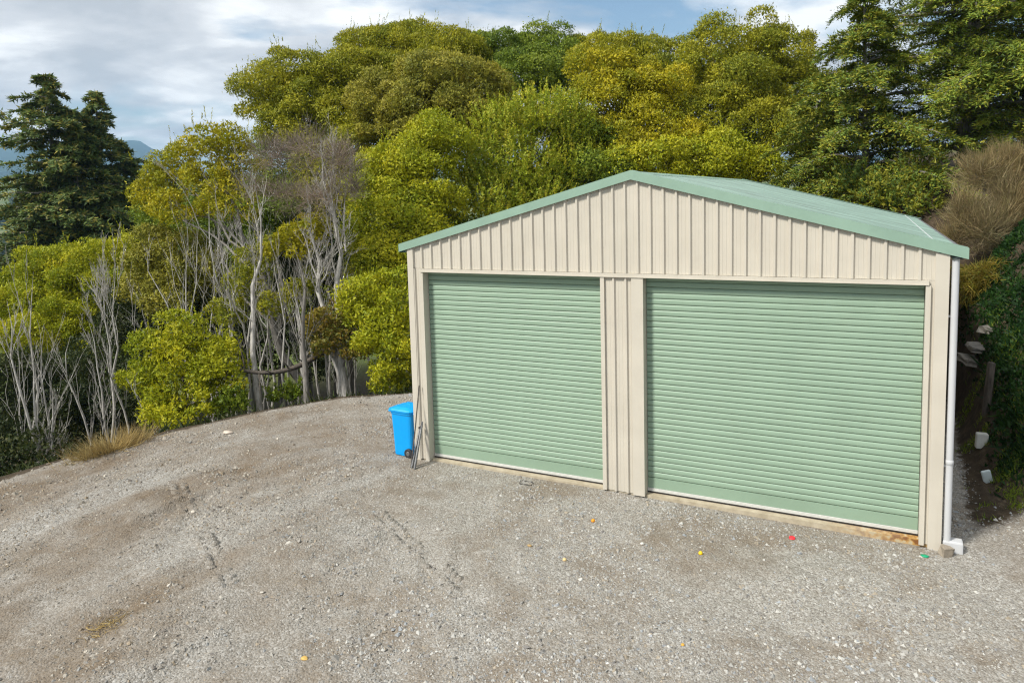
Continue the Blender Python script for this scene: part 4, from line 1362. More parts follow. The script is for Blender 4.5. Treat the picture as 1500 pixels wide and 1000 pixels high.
  'kw': {'levels': 3, 'nb': 8, 'spread': 0.62, 'kink': 0.2}},
 {'name': 'bare_tree',
  'label': 'bare straight reddish-grey tree in front of the thickest pale trunk',
  'cat': 'tree',
  'base': (-6.4, 4.45),
  'style': 'bare',
  'seed': 359,
  'tops': [(-6.91, 4.49, 3.38)],
  'r0': 0.10200000000000001,
  'bark': 'bark_grey',
  'group': 'leafless pale trees beyond the gravel edge',
  'kw': {'levels': 3, 'nb': 6, 'spread': 0.55, 'kink': 0.2}},
 {'name': 'bare_tree',
  'label': 'thickest pale trunk carrying the wide brownish twiggy crown',
  'cat': 'tree',
  'base': (-6.21, 5.32),
  'style': 'bare',
  'seed': 366,
  'lobes': [(-8.96, 5.99, 6.03, 0.9, 0.7), (-8.05, 6.47, 6.21, 1.02, 0.82), (-6.8, 6.49, 5.74, 0.8, 0.92), (-9.49, 5.62, 5.13, 0.61, 0.61), (-7.31, 6.12, 4.76, 0.92, 0.72), (-8.57, 6.06, 4.9, 0.9, 0.7),
            (-6.43, 6.6, 5.04, 0.44, 0.6)],
  'tops': [(-7.34, 6.28, 6.36), (-7.58, 5.96, 4.47)],
  'r0': 0.1292,
  'bark': 'bark_pale',
  'group': 'leafless pale trees beyond the gravel edge',
  'kw': {'levels': 3, 'nb': 10, 'spread': 0.7, 'start': 0.45},
  'wkw': {'dens': 0.5, 'ln': 0.6, 'wd': 0.009, 'upb': 0.35}},
 {'name': 'bare_tree',
  'label': 'tall bare pale tree standing above the bright low tree',
  'cat': 'tree',
  'base': (-11.4, 5.49),
  'style': 'bare',
  'seed': 373,
  'tops': [(-11.9, 6.04, 4.67), (-11.65, 6.09, 3.9)],
  'r0': 0.0816,
  'bark': 'bark_pale',
  'group': 'leafless pale trees beyond the gravel edge',
  'kw': {'levels': 3, 'nb': 6, 'spread': 0.5, 'start': 0.25, 'kink': 0.2}},
 {'name': 'bare_tree',
  'label': 'bare grey many-stemmed tree at the far left edge of the gravel',
  'cat': 'tree',
  'base': (-11.15, -0.07),
  'style': 'bare',
  'seed': 380,
  'tops': [(-11.8, -0.24, 2.34), (-11.13, -0.18, 1.85), (-10.48, -0.12, 0.38)],
  'r0': 0.051000000000000004,
  'bark': 'bark_pale',
  'group': 'leafless pale trees beyond the gravel edge',
  'kw': {'levels': 3, 'nb': 6, 'spread': 0.42, 'start': 0.2, 'kink': 0.12}},
 {'name': 'bare_tree',
  'label': 'tall bare tree of two close upright stems behind the dry grass tuft',
  'cat': 'tree',
  'base': (-11.99, 2.41),
  'style': 'bare',
  'seed': 387,
  'tops': [(-12.51, 2.74, 2.98), (-12.16, 2.9, 2.87), (-12.34, 2.09, 1.42)],
  'r0': 0.051000000000000004,
  'bark': 'bark_pale',
  'group': 'leafless pale trees beyond the gravel edge',
  'kw': {'levels': 3, 'nb': 7, 'spread': 0.4, 'start': 0.25, 'kink': 0.12}},
 {'name': 'bare_tree',
  'label': 'thin bare pale stem right of the dry grass tuft',
  'cat': 'tree',
  'base': (-9.18, 1.82),
  'style': 'bare',
  'seed': 394,
  'tops': [(-9.73, 1.47, 0.06)],
  'r0': 0.034,
  'bark': 'bark_pale',
  'group': 'leafless pale trees beyond the gravel edge',
  'kw': {'levels': 2, 'nb': 6, 'spread': 0.6, 'start': 0.3}},
 {'name': 'bare_tree',
  'label': 'slender bare pale stem deep in shade behind the round tree',
  'cat': 'tree',
  'base': (-14.14, 2.44),
  'style': 'bare',
  'seed': 401,
  'tops': [(-14.87, 2.32, -0.21)],
  'r0': 0.0408,
  'bark': 'bark_pale',
  'group': 'leafless pale trees beyond the gravel edge',
  'kw': {'levels': 2, 'nb': 6, 'spread': 0.5}},
 {'name': 'bare_tree',
  'label': 'bare leaning grey stem with pale twigs under the open yellow tree',
  'cat': 'tree',
  'base': (-10.69, 5.85),
  'style': 'bare',
  'seed': 408,
  'tops': [(-11.11, 6.31, 3.45), (-13.65, 5.01, 3.3)],
  'r0': 0.054400000000000004,
  'bark': 'bark_pale',
  'group': 'leafless pale trees beyond the gravel edge',
  'kw': {'levels': 3, 'nb': 7, 'spread': 0.6}},
 {'name': 'bare_tree',
  'label': 'slim bare pale stem just left of the thickest trunk',
  'cat': 'tree',
  'base': (-8.3, 7.05),
  'style': 'bare',
  'seed': 415,
  'tops': [(-8.52, 7.66, 3.81)],
  'r0': 0.04760000000000001,
  'bark': 'bark_pale',
  'group': 'leafless pale trees beyond the gravel edge',
  'kw': {'levels': 2, 'nb': 7, 'spread': 0.5}},
 {'name': 'bare_tree',
  'label': 'slim bare stem between the twisted tree and the reddish-grey tree',
  'cat': 'tree',
  'base': (-8.8, 6.24),
  'style': 'bare',
  'seed': 422,
  'tops': [(-8.9, 6.89, 3.63), (-9.26, 5.97, 2.0)],
  'r0': 0.04760000000000001,
  'bark': 'bark_pale',
  'group': 'leafless pale trees beyond the gravel edge',
  'kw': {'levels': 2, 'nb': 7, 'spread': 0.55}},
 {'name': 'bare_tree',
  'label': 'bare pale stem rising through the yellow-green tree left of the roof corner',
  'cat': 'tree',
  'base': (-6.81, 7.8),
  'style': 'bare',
  'seed': 429,
  'tops': [(-7.35, 7.57, 2.73), (-5.81, 7.78, 2.63)],
  'r0': 0.061200000000000004,
  'bark': 'bark_pale',
  'group': 'leafless pale trees beyond the gravel edge',
  'kw': {'levels': 2, 'nb': 6, 'spread': 0.6, 'start': 0.5}},
 {'name': 'bare_tree',
  'label': 'thin bare stem among the trunks right of the twisted tree',
  'cat': 'tree',
  'base': (-10.56, 7.59),
  'style': 'bare',
  'seed': 436,
  'tops': [(-11.03, 7.9, 2.18)],
  'r0': 0.0408,
  'bark': 'bark_pale',
  'group': 'leafless pale trees beyond the gravel edge',
  'kw': {'levels': 2, 'nb': 6, 'spread': 0.4}},
 {'name': 'bare_tree',
  'label': 'thin bare stem farthest back between the bright low tree and the twisted tree',
  'cat': 'tree',
  'base': (-13.14, 8.51),
  'style': 'bare',
  'seed': 443,
  'tops': [(-13.27, 9.06, 2.52)],
  'r0': 0.04760000000000001,
  'bark': 'bark_pale',
  'group': 'leafless pale trees beyond the gravel edge',
  'kw': {'levels': 2, 'nb': 6, 'spread': 0.4}},
 {'name': 'bare_tree',
  'label': 'crooked bare stem between the thickest trunk and the dark trunks by the garage',
  'cat': 'tree',
  'base': (-6.85, 6.67),
  'style': 'bare',
  'seed': 450,
  'tops': [(-6.5, 6.78, 1.78)],
  'r0': 0.034,
  'bark': 'bark_pale',
  'group': 'leafless pale trees beyond the gravel edge',
  'kw': {'levels': 2, 'nb': 7, 'spread': 0.8}},
 {'name': 'bare_tree',
  'label': 'thin pale stem behind the bright low tree, left of the pair',
  'cat': 'tree',
  'base': (-13.43, 6.7),
  'style': 'bare',
  'seed': 457,
  'tops': [(-14.08, 7.03, 3.16)],
  'r0': 0.034,
  'bark': 'bark_pale',
  'group': 'leafless pale trees beyond the gravel edge',
  'kw': {'levels': 2, 'nb': 6, 'spread': 0.42, 'kink': 0.14}},
 {'name': 'bare_tree',
  'label': 'thin pale stem behind the bright low tree, right of the pair',
  'cat': 'tree',
  'base': (-12.89, 7.52),
  'style': 'bare',
  'seed': 464,
  'tops': [(-13.22, 8.1, 3.82)],
  'r0': 0.034,
  'bark': 'bark_pale',
  'group': 'leafless pale trees beyond the gravel edge',
  'kw': {'levels': 2, 'nb': 6, 'spread': 0.42, 'kink': 0.14}},
 {'name': 'bare_tree',
  'label': 'thin pale stem rising behind the fallen limb',
  'cat': 'tree',
  'base': (-10.79, 6.91),
  'style': 'bare',
  'seed': 471,
  'tops': [(-11.81, 7.12, 3.85)],
  'r0': 0.034,
  'bark': 'bark_pale',
  'group': 'leafless pale trees beyond the gravel edge',
  'kw': {'levels': 2, 'nb': 6, 'spread': 0.42, 'kink': 0.14}},
 {'name': 'bare_tree',
  'label': 'thin dark-based stem beside the slim stem left of the thickest trunk',
  'cat': 'tree',
  'base': (-9.93, 8.46),
  'style': 'bare',
  'seed': 478,
  'tops': [(-10.36, 8.9, 3.05)],
  'r0': 0.034,
  'bark': 'bark_pale',
  'group': 'leafless pale trees beyond the gravel edge',
  'kw': {'levels': 2, 'nb': 6, 'spread': 0.42, 'kink': 0.14}},
 {'name': 'bare_tree',
  'label': 'thin pale stem under the drab olive tree',
  'cat': 'tree',
  'base': (-13.59, 5.5),
  'style': 'bare',
  'seed': 485,
  'tops': [(-14.32, 5.64, 1.88)],
  'r0': 0.034,
  'bark': 'bark_pale',
  'group': 'leafless pale trees beyond the gravel edge',
  'kw': {'levels': 2, 'nb': 6, 'spread': 0.42, 'kink': 0.14}},
 {'name': 'bare_tree',
  'label': 'thin pale stem between the round green tree and the drab olive tree',
  'cat': 'tree',
  'base': (-13.56, 4.4),
  'style': 'bare',
  'seed': 492,
  'tops': [(-13.91, 4.71, 1.79)],
  'r0': 0.034,
  'bark': 'bark_pale',
  'group': 'leafless pale trees beyond the gravel edge',
  'kw': {'levels': 2, 'nb': 6, 'spread': 0.42, 'kink': 0.14}},
 {'name': 'bare_tree',
  'label': 'thin pale stem at the far left behind the many-stemmed tree',
  'cat': 'tree',
  'base': (-13.41, 0.58),
  'style': 'bare',
  'seed': 499,
  'tops': [(-13.58, 0.85, 0.99)],
  'r0': 0.034,
  'bark': 'bark_pale',
  'group': 'leafless pale trees beyond the gravel edge',
  'kw': {'levels': 2, 'nb': 6, 'spread': 0.42, 'kink': 0.14}},
 {'name': 'bare_tree',
  'label': 'thin pale stem with fine twigs right of the thickest trunk',
  'cat': 'tree',
  'base': (-8.09, 8.27),
  'style': 'bare',
  'seed': 506,
  'tops': [(-8.75, 8.67, 3.76)],
  'r0': 0.034,
  'bark': 'bark_pale',
  'group': 'leafless pale trees beyond the gravel edge',
  'kw': {'levels': 2, 'nb': 6, 'spread': 0.42, 'kink': 0.14}},
 {'name': 'bare_tree',
  'label': 'spindly bare stem below the round green tree, first from the left',
  'cat': 'tree',
  'base': (-12.52, 0.36),
  'style': 'bare',
  'seed': 513,
  'tops': [(-12.39, 0.77, 2.93)],
  'r0': 0.0442,
  'bark': 'bark_pale',
  'group': 'thin bare stems in the thicket',
  'kw': {'levels': 2, 'nb': 5, 'spread': 0.4, 'kink': 0.14, 'start': 0.25}},
 {'name': 'bare_tree',
  'label': 'spindly bare stem below the round green tree, second from the left',
  'cat': 'tree',
  'base': (-13.04, 1.33),
  'style': 'bare',
  'seed': 520,
  'tops': [(-13.22, 1.41, 1.34)],
  'r0': 0.0442,
  'bark': 'bark_pale',
  'group': 'thin bare stems in the thicket',
  'kw': {'levels': 2, 'nb': 5, 'spread': 0.4, 'kink': 0.14, 'start': 0.25}},
 {'name': 'bare_tree',
  'label': 'spindly bare stem below the round green tree, third from the left',
  'cat': 'tree',
  'base': (-13.2, 2.36),
  'style': 'bare',
  'seed': 527,
  'tops': [(-13.58, 2.31, 0.89)],
  'r0': 0.0442,
  'bark': 'bark_pale',
  'group': 'thin bare stems in the thicket',
  'kw': {'levels': 2, 'nb': 5, 'spread': 0.4, 'kink': 0.14, 'start': 0.25}},
 {'name': 'bare_tree',
  'label': 'spindly bare stem below the round green tree, fourth from the left',
  'cat': 'tree',
  'base': (-11.41, 2.48),
  'style': 'bare',
  'seed': 534,
  'tops': [(-12.14, 2.26, 1.0)],
  'r0': 0.0442,
  'bark': 'bark_pale',
  'group': 'thin bare stems in the thicket',
  'kw': {'levels': 2, 'nb': 5, 'spread': 0.4, 'kink': 0.14, 'start': 0.25}},
 {'name': 'bare_tree',
  'label': 'spindly bare stem between drab olive tree and garage, first from the left',
  'cat': 'tree',
  'base': (-11.07, 3.43),
  'style': 'bare',
  'seed': 541,
  'tops': [(-11.52, 3.36, 0.99)],
  'r0': 0.0442,
  'bark': 'bark_pale',
  'group': 'thin bare stems in the thicket',
  'kw': {'levels': 2, 'nb': 5, 'spread': 0.4, 'kink': 0.14, 'start': 0.25}},
 {'name': 'bare_tree',
  'label': 'spindly bare stem between drab olive tree and garage, second from the left',
  'cat': 'tree',
  'base': (-11.42, 4.37),
  'style': 'bare',
  'seed': 548,
  'tops': [(-11.64, 4.73, 3.84)],
  'r0': 0.0442,
  'bark': 'bark_pale',
  'group': 'thin bare stems in the thicket',
  'kw': {'levels': 2, 'nb': 5, 'spread': 0.4, 'kink': 0.14, 'start': 0.25}},
 {'name': 'bare_tree',
  'label': 'spindly bare stem between drab olive tree and garage, third from the left',
  'cat': 'tree',
  'base': (-11.06, 4.88),
  'style': 'bare',
  'seed': 555,
  'tops': [(-11.42, 5.21, 4.08)],
  'r0': 0.0442,
  'bark': 'bark_pale',
  'group': 'thin bare stems in the thicket',
  'kw': {'levels': 2, 'nb': 5, 'spread': 0.4, 'kink': 0.14, 'start': 0.25}},
 {'name': 'bare_tree',
  'label': 'spindly bare stem between drab olive tree and garage, fourth from the left',
  'cat': 'tree',
  'base': (-11.42, 5.82),
  'style': 'bare',
  'seed': 562,
  'tops': [(-11.98, 6.02, 3.81)],
  'r0': 0.0442,
  'bark': 'bark_pale',
  'group': 'thin bare stems in the thicket',
  'kw': {'levels': 2, 'nb': 5, 'spread': 0.4, 'kink': 0.14, 'start': 0.25}},
 {'name': 'bare_tree',
  'label': 'spindly bare stem between drab olive tree and garage, fifth from the left',
  'cat': 'tree',
  'base': (-9.77, 4.64),
  'style': 'bare',
  'seed': 569,
  'tops': [(-9.91, 5.03, 3.72)],
  'r0': 0.0442,
  'bark': 'bark_pale',
  'group': 'thin bare stems in the thicket',
  'kw': {'levels': 2, 'nb': 5, 'spread': 0.4, 'kink': 0.14, 'start': 0.25}},
 {'name': 'bare_tree',
  'label': 'spindly bare stem between drab olive tree and garage, sixth from the left',
  'cat': 'tree',
  'base': (-9.1, 4.54),
  'style': 'bare',
  'seed': 576,
  'tops': [(-9.12, 4.98, 3.69)],
  'r0': 0.0442,
  'bark': 'bark_pale',
  'group': 'thin bare stems in the thicket',
  'kw': {'levels': 2, 'nb': 5, 'spread': 0.4, 'kink': 0.14, 'start': 0.25}},
 {'name': 'bare_tree',
  'label': 'spindly bare stem between drab olive tree and garage, seventh from the left',
  'cat': 'tree',
  'base': (-10.31, 6.04),
  'style': 'bare',
  'seed': 583,
  'tops': [(-10.53, 6.23, 2.11)],
  'r0': 0.0442,
  'bark': 'bark_pale',
  'group': 'thin bare stems in the thicket',
  'kw': {'levels': 2, 'nb': 5, 'spread': 0.4, 'kink': 0.14, 'start': 0.25}},
 {'name': 'bare_tree',
  'label': 'spindly bare stem between drab olive tree and garage, eighth from the left',
  'cat': 'tree',
  'base': (-9.37, 5.51),
  'style': 'bare',
  'seed': 590,
  'tops': [(-9.49, 5.94, 3.89)],
  'r0': 0.0442,
  'bark': 'bark_pale',
  'group': 'thin bare stems in the thicket',
  'kw': {'levels': 2, 'nb': 5, 'spread': 0.4, 'kink': 0.14, 'start': 0.25}},
 {'name': 'bare_tree',
  'label': 'spindly bare stem between drab olive tree and garage, ninth from the left',
  'cat': 'tree',
  'base': (-8.19, 4.99),
  'style': 'bare',
  'seed': 597,
  'tops': [(-8.47, 5.25, 3.08)],
  'r0': 0.0442,
  'bark': 'bark_pale',
  'group': 'thin bare stems in the thicket',
  'kw': {'levels': 2, 'nb': 5, 'spread': 0.4, 'kink': 0.14, 'start': 0.25}},
 {'name': 'bare_tree',
  'label': 'spindly bare stem between drab olive tree and garage, tenth from the left',
  'cat': 'tree',
  'base': (-8.34, 5.58),
  'style': 'bare',
  'seed': 604,
  'tops': [(-8.09, 6.18, 3.68)],
  'r0': 0.0442,
  'bark': 'bark_pale',
  'group': 'thin bare stems in the thicket',
  'kw': {'levels': 2, 'nb': 5, 'spread': 0.4, 'kink': 0.14, 'start': 0.25}},
 {'name': 'bare_tree',
  'label': 'spindly bare stem between drab olive tree and garage, eleventh from the left',
  'cat': 'tree',
  'base': (-7.52, 5.22),
  'style': 'bare',
  'seed': 611,
  'tops': [(-7.8, 5.43, 2.71)],
  'r0': 0.0442,
  'bark': 'bark_pale',
  'group': 'thin bare stems in the thicket',
  'kw': {'levels': 2, 'nb': 5, 'spread': 0.4, 'kink': 0.14, 'start': 0.25}},
 {'name': 'bare_tree',
  'label': 'spindly bare stem between drab olive tree and garage, twelfth from the left',
  'cat': 'tree',
  'base': (-7.27, 5.68),
  'style': 'bare',
  'seed': 618,
  'tops': [(-7.73, 5.91, 3.71)],
  'r0': 0.0442,
  'bark': 'bark_pale',
  'group': 'thin bare stems in the thicket',
  'kw': {'levels': 2, 'nb': 5, 'spread': 0.4, 'kink': 0.14, 'start': 0.25}},
 {'name': 'bare_tree',
  'label': 'spindly bare stem between drab olive tree and garage, thirteenth from the left',
  'cat': 'tree',
  'base': (-7.54, 6.43),
  'style': 'bare',
  'seed': 625,
  'tops': [(-7.52, 6.84, 2.93)],
  'r0': 0.0442,
  'bark': 'bark_pale',
  'group': 'thin bare stems in the thicket',
  'kw': {'levels': 2, 'nb': 5, 'spread': 0.4, 'kink': 0.14, 'start': 0.25}},
 {'name': 'bare_tree',
  'label': 'spindly bare stem between drab olive tree and garage, fourteenth from the left',
  'cat': 'tree',
  'base': (-6.51, 6.06),
  'style': 'bare',
  'seed': 632,
  'tops': [(-6.7, 6.35, 2.91)],
  'r0': 0.0442,
  'bark': 'bark_pale',
  'group': 'thin bare stems in the thicket',
  'kw': {'levels': 2, 'nb': 5, 'spread': 0.4, 'kink': 0.14, 'start': 0.25}},
 {'name': 'bare_tree',
  'label': 'spindly bare stem between drab olive tree and garage, fifteenth from the left',
  'cat': 'tree',
  'base': (-7.02, 7.14),
  'style': 'bare',
  'seed': 639,
  'tops': [(-7.97, 7.02, 2.54)],
  'r0': 0.0442,
  'bark': 'bark_pale',
  'group': 'thin bare stems in the thicket',
  'kw': {'levels': 2, 'nb': 5, 'spread': 0.4, 'kink': 0.14, 'start': 0.25}},
 {'name': 'conifer',
  'label': 'tallest dark conifer at far left, with one long limb reaching the picture edge',
  'cat': 'conifer',
  'base': (-40.95, 19.01),
  'style': 'conifer',
  'seed': 646,
  'h': 18.0,
  'R': 5.2,
  'pal': 'conifer',
  'r0': 0.45,
  'leaders': [(1.6, 0.3, 3.0, 11.8, 3.0), (-1.7, -0.4, 2.5, 9.0, 3.2)],
  'limbs': [((-41.72, 19.53, 8.78), (-45.48, 17.88, 11.16), 0.09)],
  'kw': {'leaf': 0.29, 'dens': 1.2, 'droop': 0.1, 'irr': 0.6, 'low': 0.06, 'up0': 0.2, 'tp': 0.62}},
 {'name': 'conifer',
  'label': 'second dark conifer, just right of the tallest one',
  'cat': 'conifer',
  'base': (-40.74, 21.34),
  'style': 'conifer',
  'seed': 653,
  'h': 17.2,
  'R': 5.0,
  'pal': 'conifer',
  'r0': 0.35,
  'kw': {'leaf': 0.29, 'dens': 1.2, 'droop': 0.12, 'irr': 0.55, 'up0': 0.2, 'tp': 0.7}},
 {'name': 'conifer',
  'label': 'shortest dark conifer of the far-left group',
  'cat': 'conifer',
  'base': (-40.36, 23.76),
  'style': 'conifer',
  'seed': 660,
  'h': 13.8,
  'R': 4.4,
  'pal': 'conifer',
  'r0': 0.3,
  'kw': {'leaf': 0.32, 'dens': 0.9, 'droop': 0.12, 'irr': 0.55, 'up0': 0.2}},
 {'name': 'conifer',
  'label': 'tall green conifer with layered drooping branches at the right edge',
  'cat': 'conifer',
  'base': (9.85, 17.86),
  'style': 'conifer',
  'seed': 667,
  'h': 13.5,
  'R': 4.8,
  'pal': 'hemlock',
  'r0': 0.3,
  'kw': {'leaf': 0.14, 'dens': 1.35, 'droop': 0.12, 'irr': 0.5, 'low': 0.05, 'up0': 0.45, 'lw': 0.3}},
 {'name': 'conifer',
  'label': 'dense green conifer behind the brown bush, cut by the right edge',
  'cat': 'conifer',
  'base': (11.5, 17.58),
  'style': 'conifer',
  'seed': 674,
  'h': 14,
  'R': 4.2,
  'pal': 'hemlock',
  'r0': 0.3,
  'kw': {'leaf': 0.14, 'dens': 1.4, 'droop': 0.12, 'irr': 0.35, 'low': 0.05, 'up0': 0.45, 'lw': 0.3}},
 {'name': 'conifer',
  'label': 'yellowish layered conifer above the right roof slope',
  'cat': 'conifer',
  'base': (7.0, 15.87),
  'style': 'conifer',
  'seed': 681,
  'h': 7.6,
  'R': 3.6,
  'pal': 'cypress',
  'r0': 0.16,
  'kw': {'leaf': 0.13, 'dens': 1.9, 'droop': 0.15, 'irr': 0.3, 'low': 0.03, 'up0': 0.35, 'lw': 0.32}},
 {'name': 'conifer',
  'label': 'small yellowish conifer between tallest rounded tree and right roof slope',
  'cat': 'conifer',
  'base': (5.28, 18.35),
  'style': 'conifer',
  'seed': 688,
  'h': 8.0,
  'R': 2.6,
  'pal': 'cypress',
  'r0': 0.14,
  'kw': {'leaf': 0.13, 'dens': 1.8, 'droop': 0.15, 'irr': 0.35, 'low': 0.03, 'up0': 0.4, 'lw': 0.32}},
 {'name': 'twiggy_bush',
  'label': 'fine brown twiggy bush above the right end of the roof',
  'cat': 'bush',
  'base': (9.8, 10.6),
  'style': 'wisp',
  'seed': 695,
  'lobes': [(9.52, 10.73, 4.87, 0.67, 0.6), (10.04, 11.01, 5.02, 0.6, 0.6), (9.11, 9.85, 3.9, 0.52, 0.62), (10.05, 10.34, 4.03, 0.68, 0.81), (9.5, 9.55, 3.51, 0.7, 0.63), (8.84, 9.65, 3.34, 0.36, 0.39),
            (10.38, 10.92, 4.67, 0.49, 0.82)],
  'pal': 'brown',
  'r0': 0.06,
  'crown_name': 'twigs',
  'kw': {'dens': 2.6, 'ln': 0.42, 'wd': 0.009, 'upb': 0.55}},
 {'name': 'scrub_bush',
  'label': 'low yellow-green scrub hanging over the bank right of the downpipe',
  'cat': 'bush',
  'base': (9.54, 8.57),
  'style': 'wisp',
  'seed': 702,
  'lobes': [(9.31, 8.23, 2.53, 0.68, 0.39), (9.94, 8.33, 2.61, 0.53, 0.53), (8.99, 8.04, 2.32, 0.33, 0.36), (9.59, 7.86, 1.93, 0.49, 0.38)],
  'pal': 'ochre',
  'r0': 0.04,
  'crown_name': 'twigs',
  'kw': {'dens': 2.6, 'ln': 0.3, 'wd': 0.016, 'upb': -0.1}}]

# ================================================================== small things
# wheelie bin beside the shed
def wheelie_bin():
    b = empty('wheelie_bin', (-0.30, 0.22, hz(-0.30, 0.22)), rad(-4)); b.scale = (0.84, 0.84, 0.84)
    tag(b, 'bright blue two-wheeled rubbish bin beside the cream garage corner', 'rubbish bin')
    # lid lip points to -X, wheels at +X
    rings = [(0.02, 0.245, 0.25, 0.015), (0.10, 0.25, 0.255, 0.015), (0.5, 0.265, 0.262, 0.01), (0.90, 0.285, 0.275, 0.003), (0.93, 0.30, 0.29, 0.0), (0.965, 0.30, 0.29, 0.0)]
    mb = MB(); V = []; n = 20
    for (z, hx, hy, ox) in rings:
        for k in range(n):
            t = 2 * math.pi * k / n; c, s = math.cos(t), math.sin(t)
            e = 0.32
            V.append((ox + hx * math.copysign(abs(c) ** e, c), hy * math.copysign(abs(s) ** e, s), z))
    F = [(r * n + k, r * n + (k + 1) % n, (r + 1) * n + (k + 1) % n, (r + 1) * n + k) for r in range(len(rings) - 1) for k in range(n)]
    mb.add(V, F); mb.add(V[:n], [tuple(range(n - 1, -1, -1))])
    mb.obj('body', M['blue'], b, False)
    mb = MB(); V = []
    lr = [(0.968, 0.335, 0.305), (1.0, 0.34, 0.31), (1.03, 0.30, 0.28), (1.06, 0.20, 0.20), (1.07, 0.05, 0.05)]
    for (z, hx, hy) in lr:
        for k in range(n):
            t = 2 * math.pi * k / n; c, s = math.cos(t), math.sin(t); e = 0.35
            V.append((-0.015 + hx * math.copysign(abs(c) ** e, c), hy * math.copysign(abs(s) ** e, s), z - (0.02 if c < -0.5 else 0)))
    F = [(r * n + k, r * n + (k + 1) % n, (r + 1) * n + (k + 1) % n, (r + 1) * n + k) for r in range(len(lr) - 1) for k in range(n)]
    mb.add(V, F); mb.add(V[-n:], [tuple(range(n))]); mb.add(V[:n], [tuple(range(n - 1, -1, -1))])
    ld = mb.obj('lid', M['blue'], b, False)
    mb = MB(); mb.box(-0.40, -0.356, -0.16, 0.16, 0.955, 0.985); lo = link('lid_lip', bevel_mesh(mb.mesh('lid_lip'), 0.008), M['blue'], ld)
    mb = MB(); mb.tube([(0.345, -0.24, 0.965), (0.345, 0.24, 0.965)], [0.018] * 2, 8); mb.obj('handle', M['blue'], b, True)
    mb = MB(); mb.tube([(0.20, -0.27, 0.10), (0.20, 0.27, 0.10)], [0.012] * 2, 8); mb.obj('axle', M['rust'], b, True)
    for s in (-1, 1):
        mb = MB(); y = s * 0.275
        mb.tube([(0.20, y - 0.03, 0.10), (0.20, y - 0.026, 0.10), (0.20, y + 0.026, 0.10), (0.20, y + 0.03, 0.10)], [0.088, 0.10, 0.10, 0.088], 20)
        w = mb.obj('wheel', M['tyre'], b, True)
        mb = MB(); mb.tube([(0.20, y + s * 0.031, 0.10), (0.20, y + s * 0.037, 0.10)], [0.05, 0.045], 14); mb.obj('hub', M['steel'], w, True)
wheelie_bin()

def rod():
    z0 = hz(0.17, -0.42)
    p0 = Vector((0.17, -0.42, z0 - 0.01)); p1 = Vector((0.155, -0.052, 1.30))
    mb = MB(); mid = p0.lerp(p1, 0.5) + Vector((0.004, 0.006, 0))
    mb.tube([p0, mid, p1], [0.011, 0.011, 0.010], 8)
    r = mb.obj('metal_rod', M['rust'], None, True)
    tag(r, 'long thin dark metal rod leaning against the cream garage corner', 'rod')
    q0 = Vector((0.235, -0.45, hz(0.235, -0.45))); q1 = Vector((0.185, -0.075, 0.62))
    e = empty('hinged_metal_bar', q0); tag(e, 'short grey hinged metal bar leaning beside the thin rod', 'metal bar')
    for (da, db) in (((-0.04, 0.02, 0), (-0.022, -0.0, -0.03)), ((0.03, 0.0, 0), (0.028, -0.005, 0.05))):
        mb = MB(); A = Vector(da); B = (q1 - q0) + Vector(db)
        dirv = (B - A)
        pts = [A, A + dirv * 0.06, A + dirv * 0.5, A + dirv * 0.9, B]
        mb.tube(pts, [0.016, 0.024, 0.021, 0.020, 0.014], 8); mb.obj('arm', M['steel'], e, True)
    mb = MB(); c = (q1 - q0) * 0.93 + Vector((0.0, -0.02, 0)); mb.tube([c + Vector((0, -0.028, 0)), c + Vector((0, 0.03, 0))], [0.022, 0.022], 10); mb.obj('pivot', M['rust'], e, True)
rod()

def wire_ring(cx, cy, r):
    mb = MB(); pts = []
    for k in range(29):
        t = 2 * math.pi * k / 28 * 0.97; x = cx + r * math.cos(t); y = cy + 0.75 * r * math.sin(t)
        pts.append((x, y, hz(x, y) + 0.016 + 0.01 * math.sin(3 * t)))
    mb.tube(pts, [0.006] * len(pts), 6)
    tag(mb.obj('wire_ring', M['rust'], None, True), 'thin dark wire loop lying on gravel before the left roller door', 'wire')
wire_ring(2.28, -0.25, 0.11)

def lump(name, label, cat, x, y, r, col, seed, flat=0.9, rough=0.5, elong=1.0, rz=0.0):
    bm = bmesh.new(); bmesh.ops.create_icosphere(bm, subdivisions=3, radius=1.0)
    rs = random.Random(seed); ph = [rs.uniform(0, 6) for _ in range(6)]
    amp = 0.05 if flat > 0.85 else 0.18
    for v in bm.verts:
        d = 1 + amp * (math.sin(2.1 * v.co.x + ph[0]) + math.sin(2.7 * v.co.y + ph[1]) * math.cos(2.3 * v.co.z + ph[2]))
        v.co *= d; v.co.x *= elong; v.co.z *= flat; v.co *= r
        if v.co.z < -0.6 * r * flat: v.co.z = -0.6 * r * flat
    me = bpy.data.meshes.new(name); bm.to_mesh(me); bm.free()
    for pl in me.polygons: pl.use_smooth = True
    o = link(name, me, simple(name + '_skin', col, rough, 0.15, 14.0), None, (x, y, hz(x, y) + 0.5 * r * flat), (0, 0, rz))
    tag(o, label, cat)
lump('ball','orange ball on the gravel between the two doors','ball',3.73,-1.10,0.028,(0.72, 0.27, 0.01),3,)
lump('ball','bright yellow ball on the gravel before the right door','ball',5.29,-1.41,0.028,(0.8, 0.52, 0.01),4,)
lump('ball','pale cream ball on the gravel in front of the middle pier','ball',3.78,-2.26,0.026,(0.62, 0.46, 0.22),5,)
lump('pebble','tan brown pebble on gravel left of the cream ball','pebble',3.23,-2.13,0.026,(0.36, 0.24, 0.1),6,flat=0.7)
lump('plastic_scrap','red plastic scrap on gravel before the right roller door','plastic scrap',6.29,-0.47,0.034,(0.75, 0.03, 0.04),7,flat=0.5,elong=1.3)
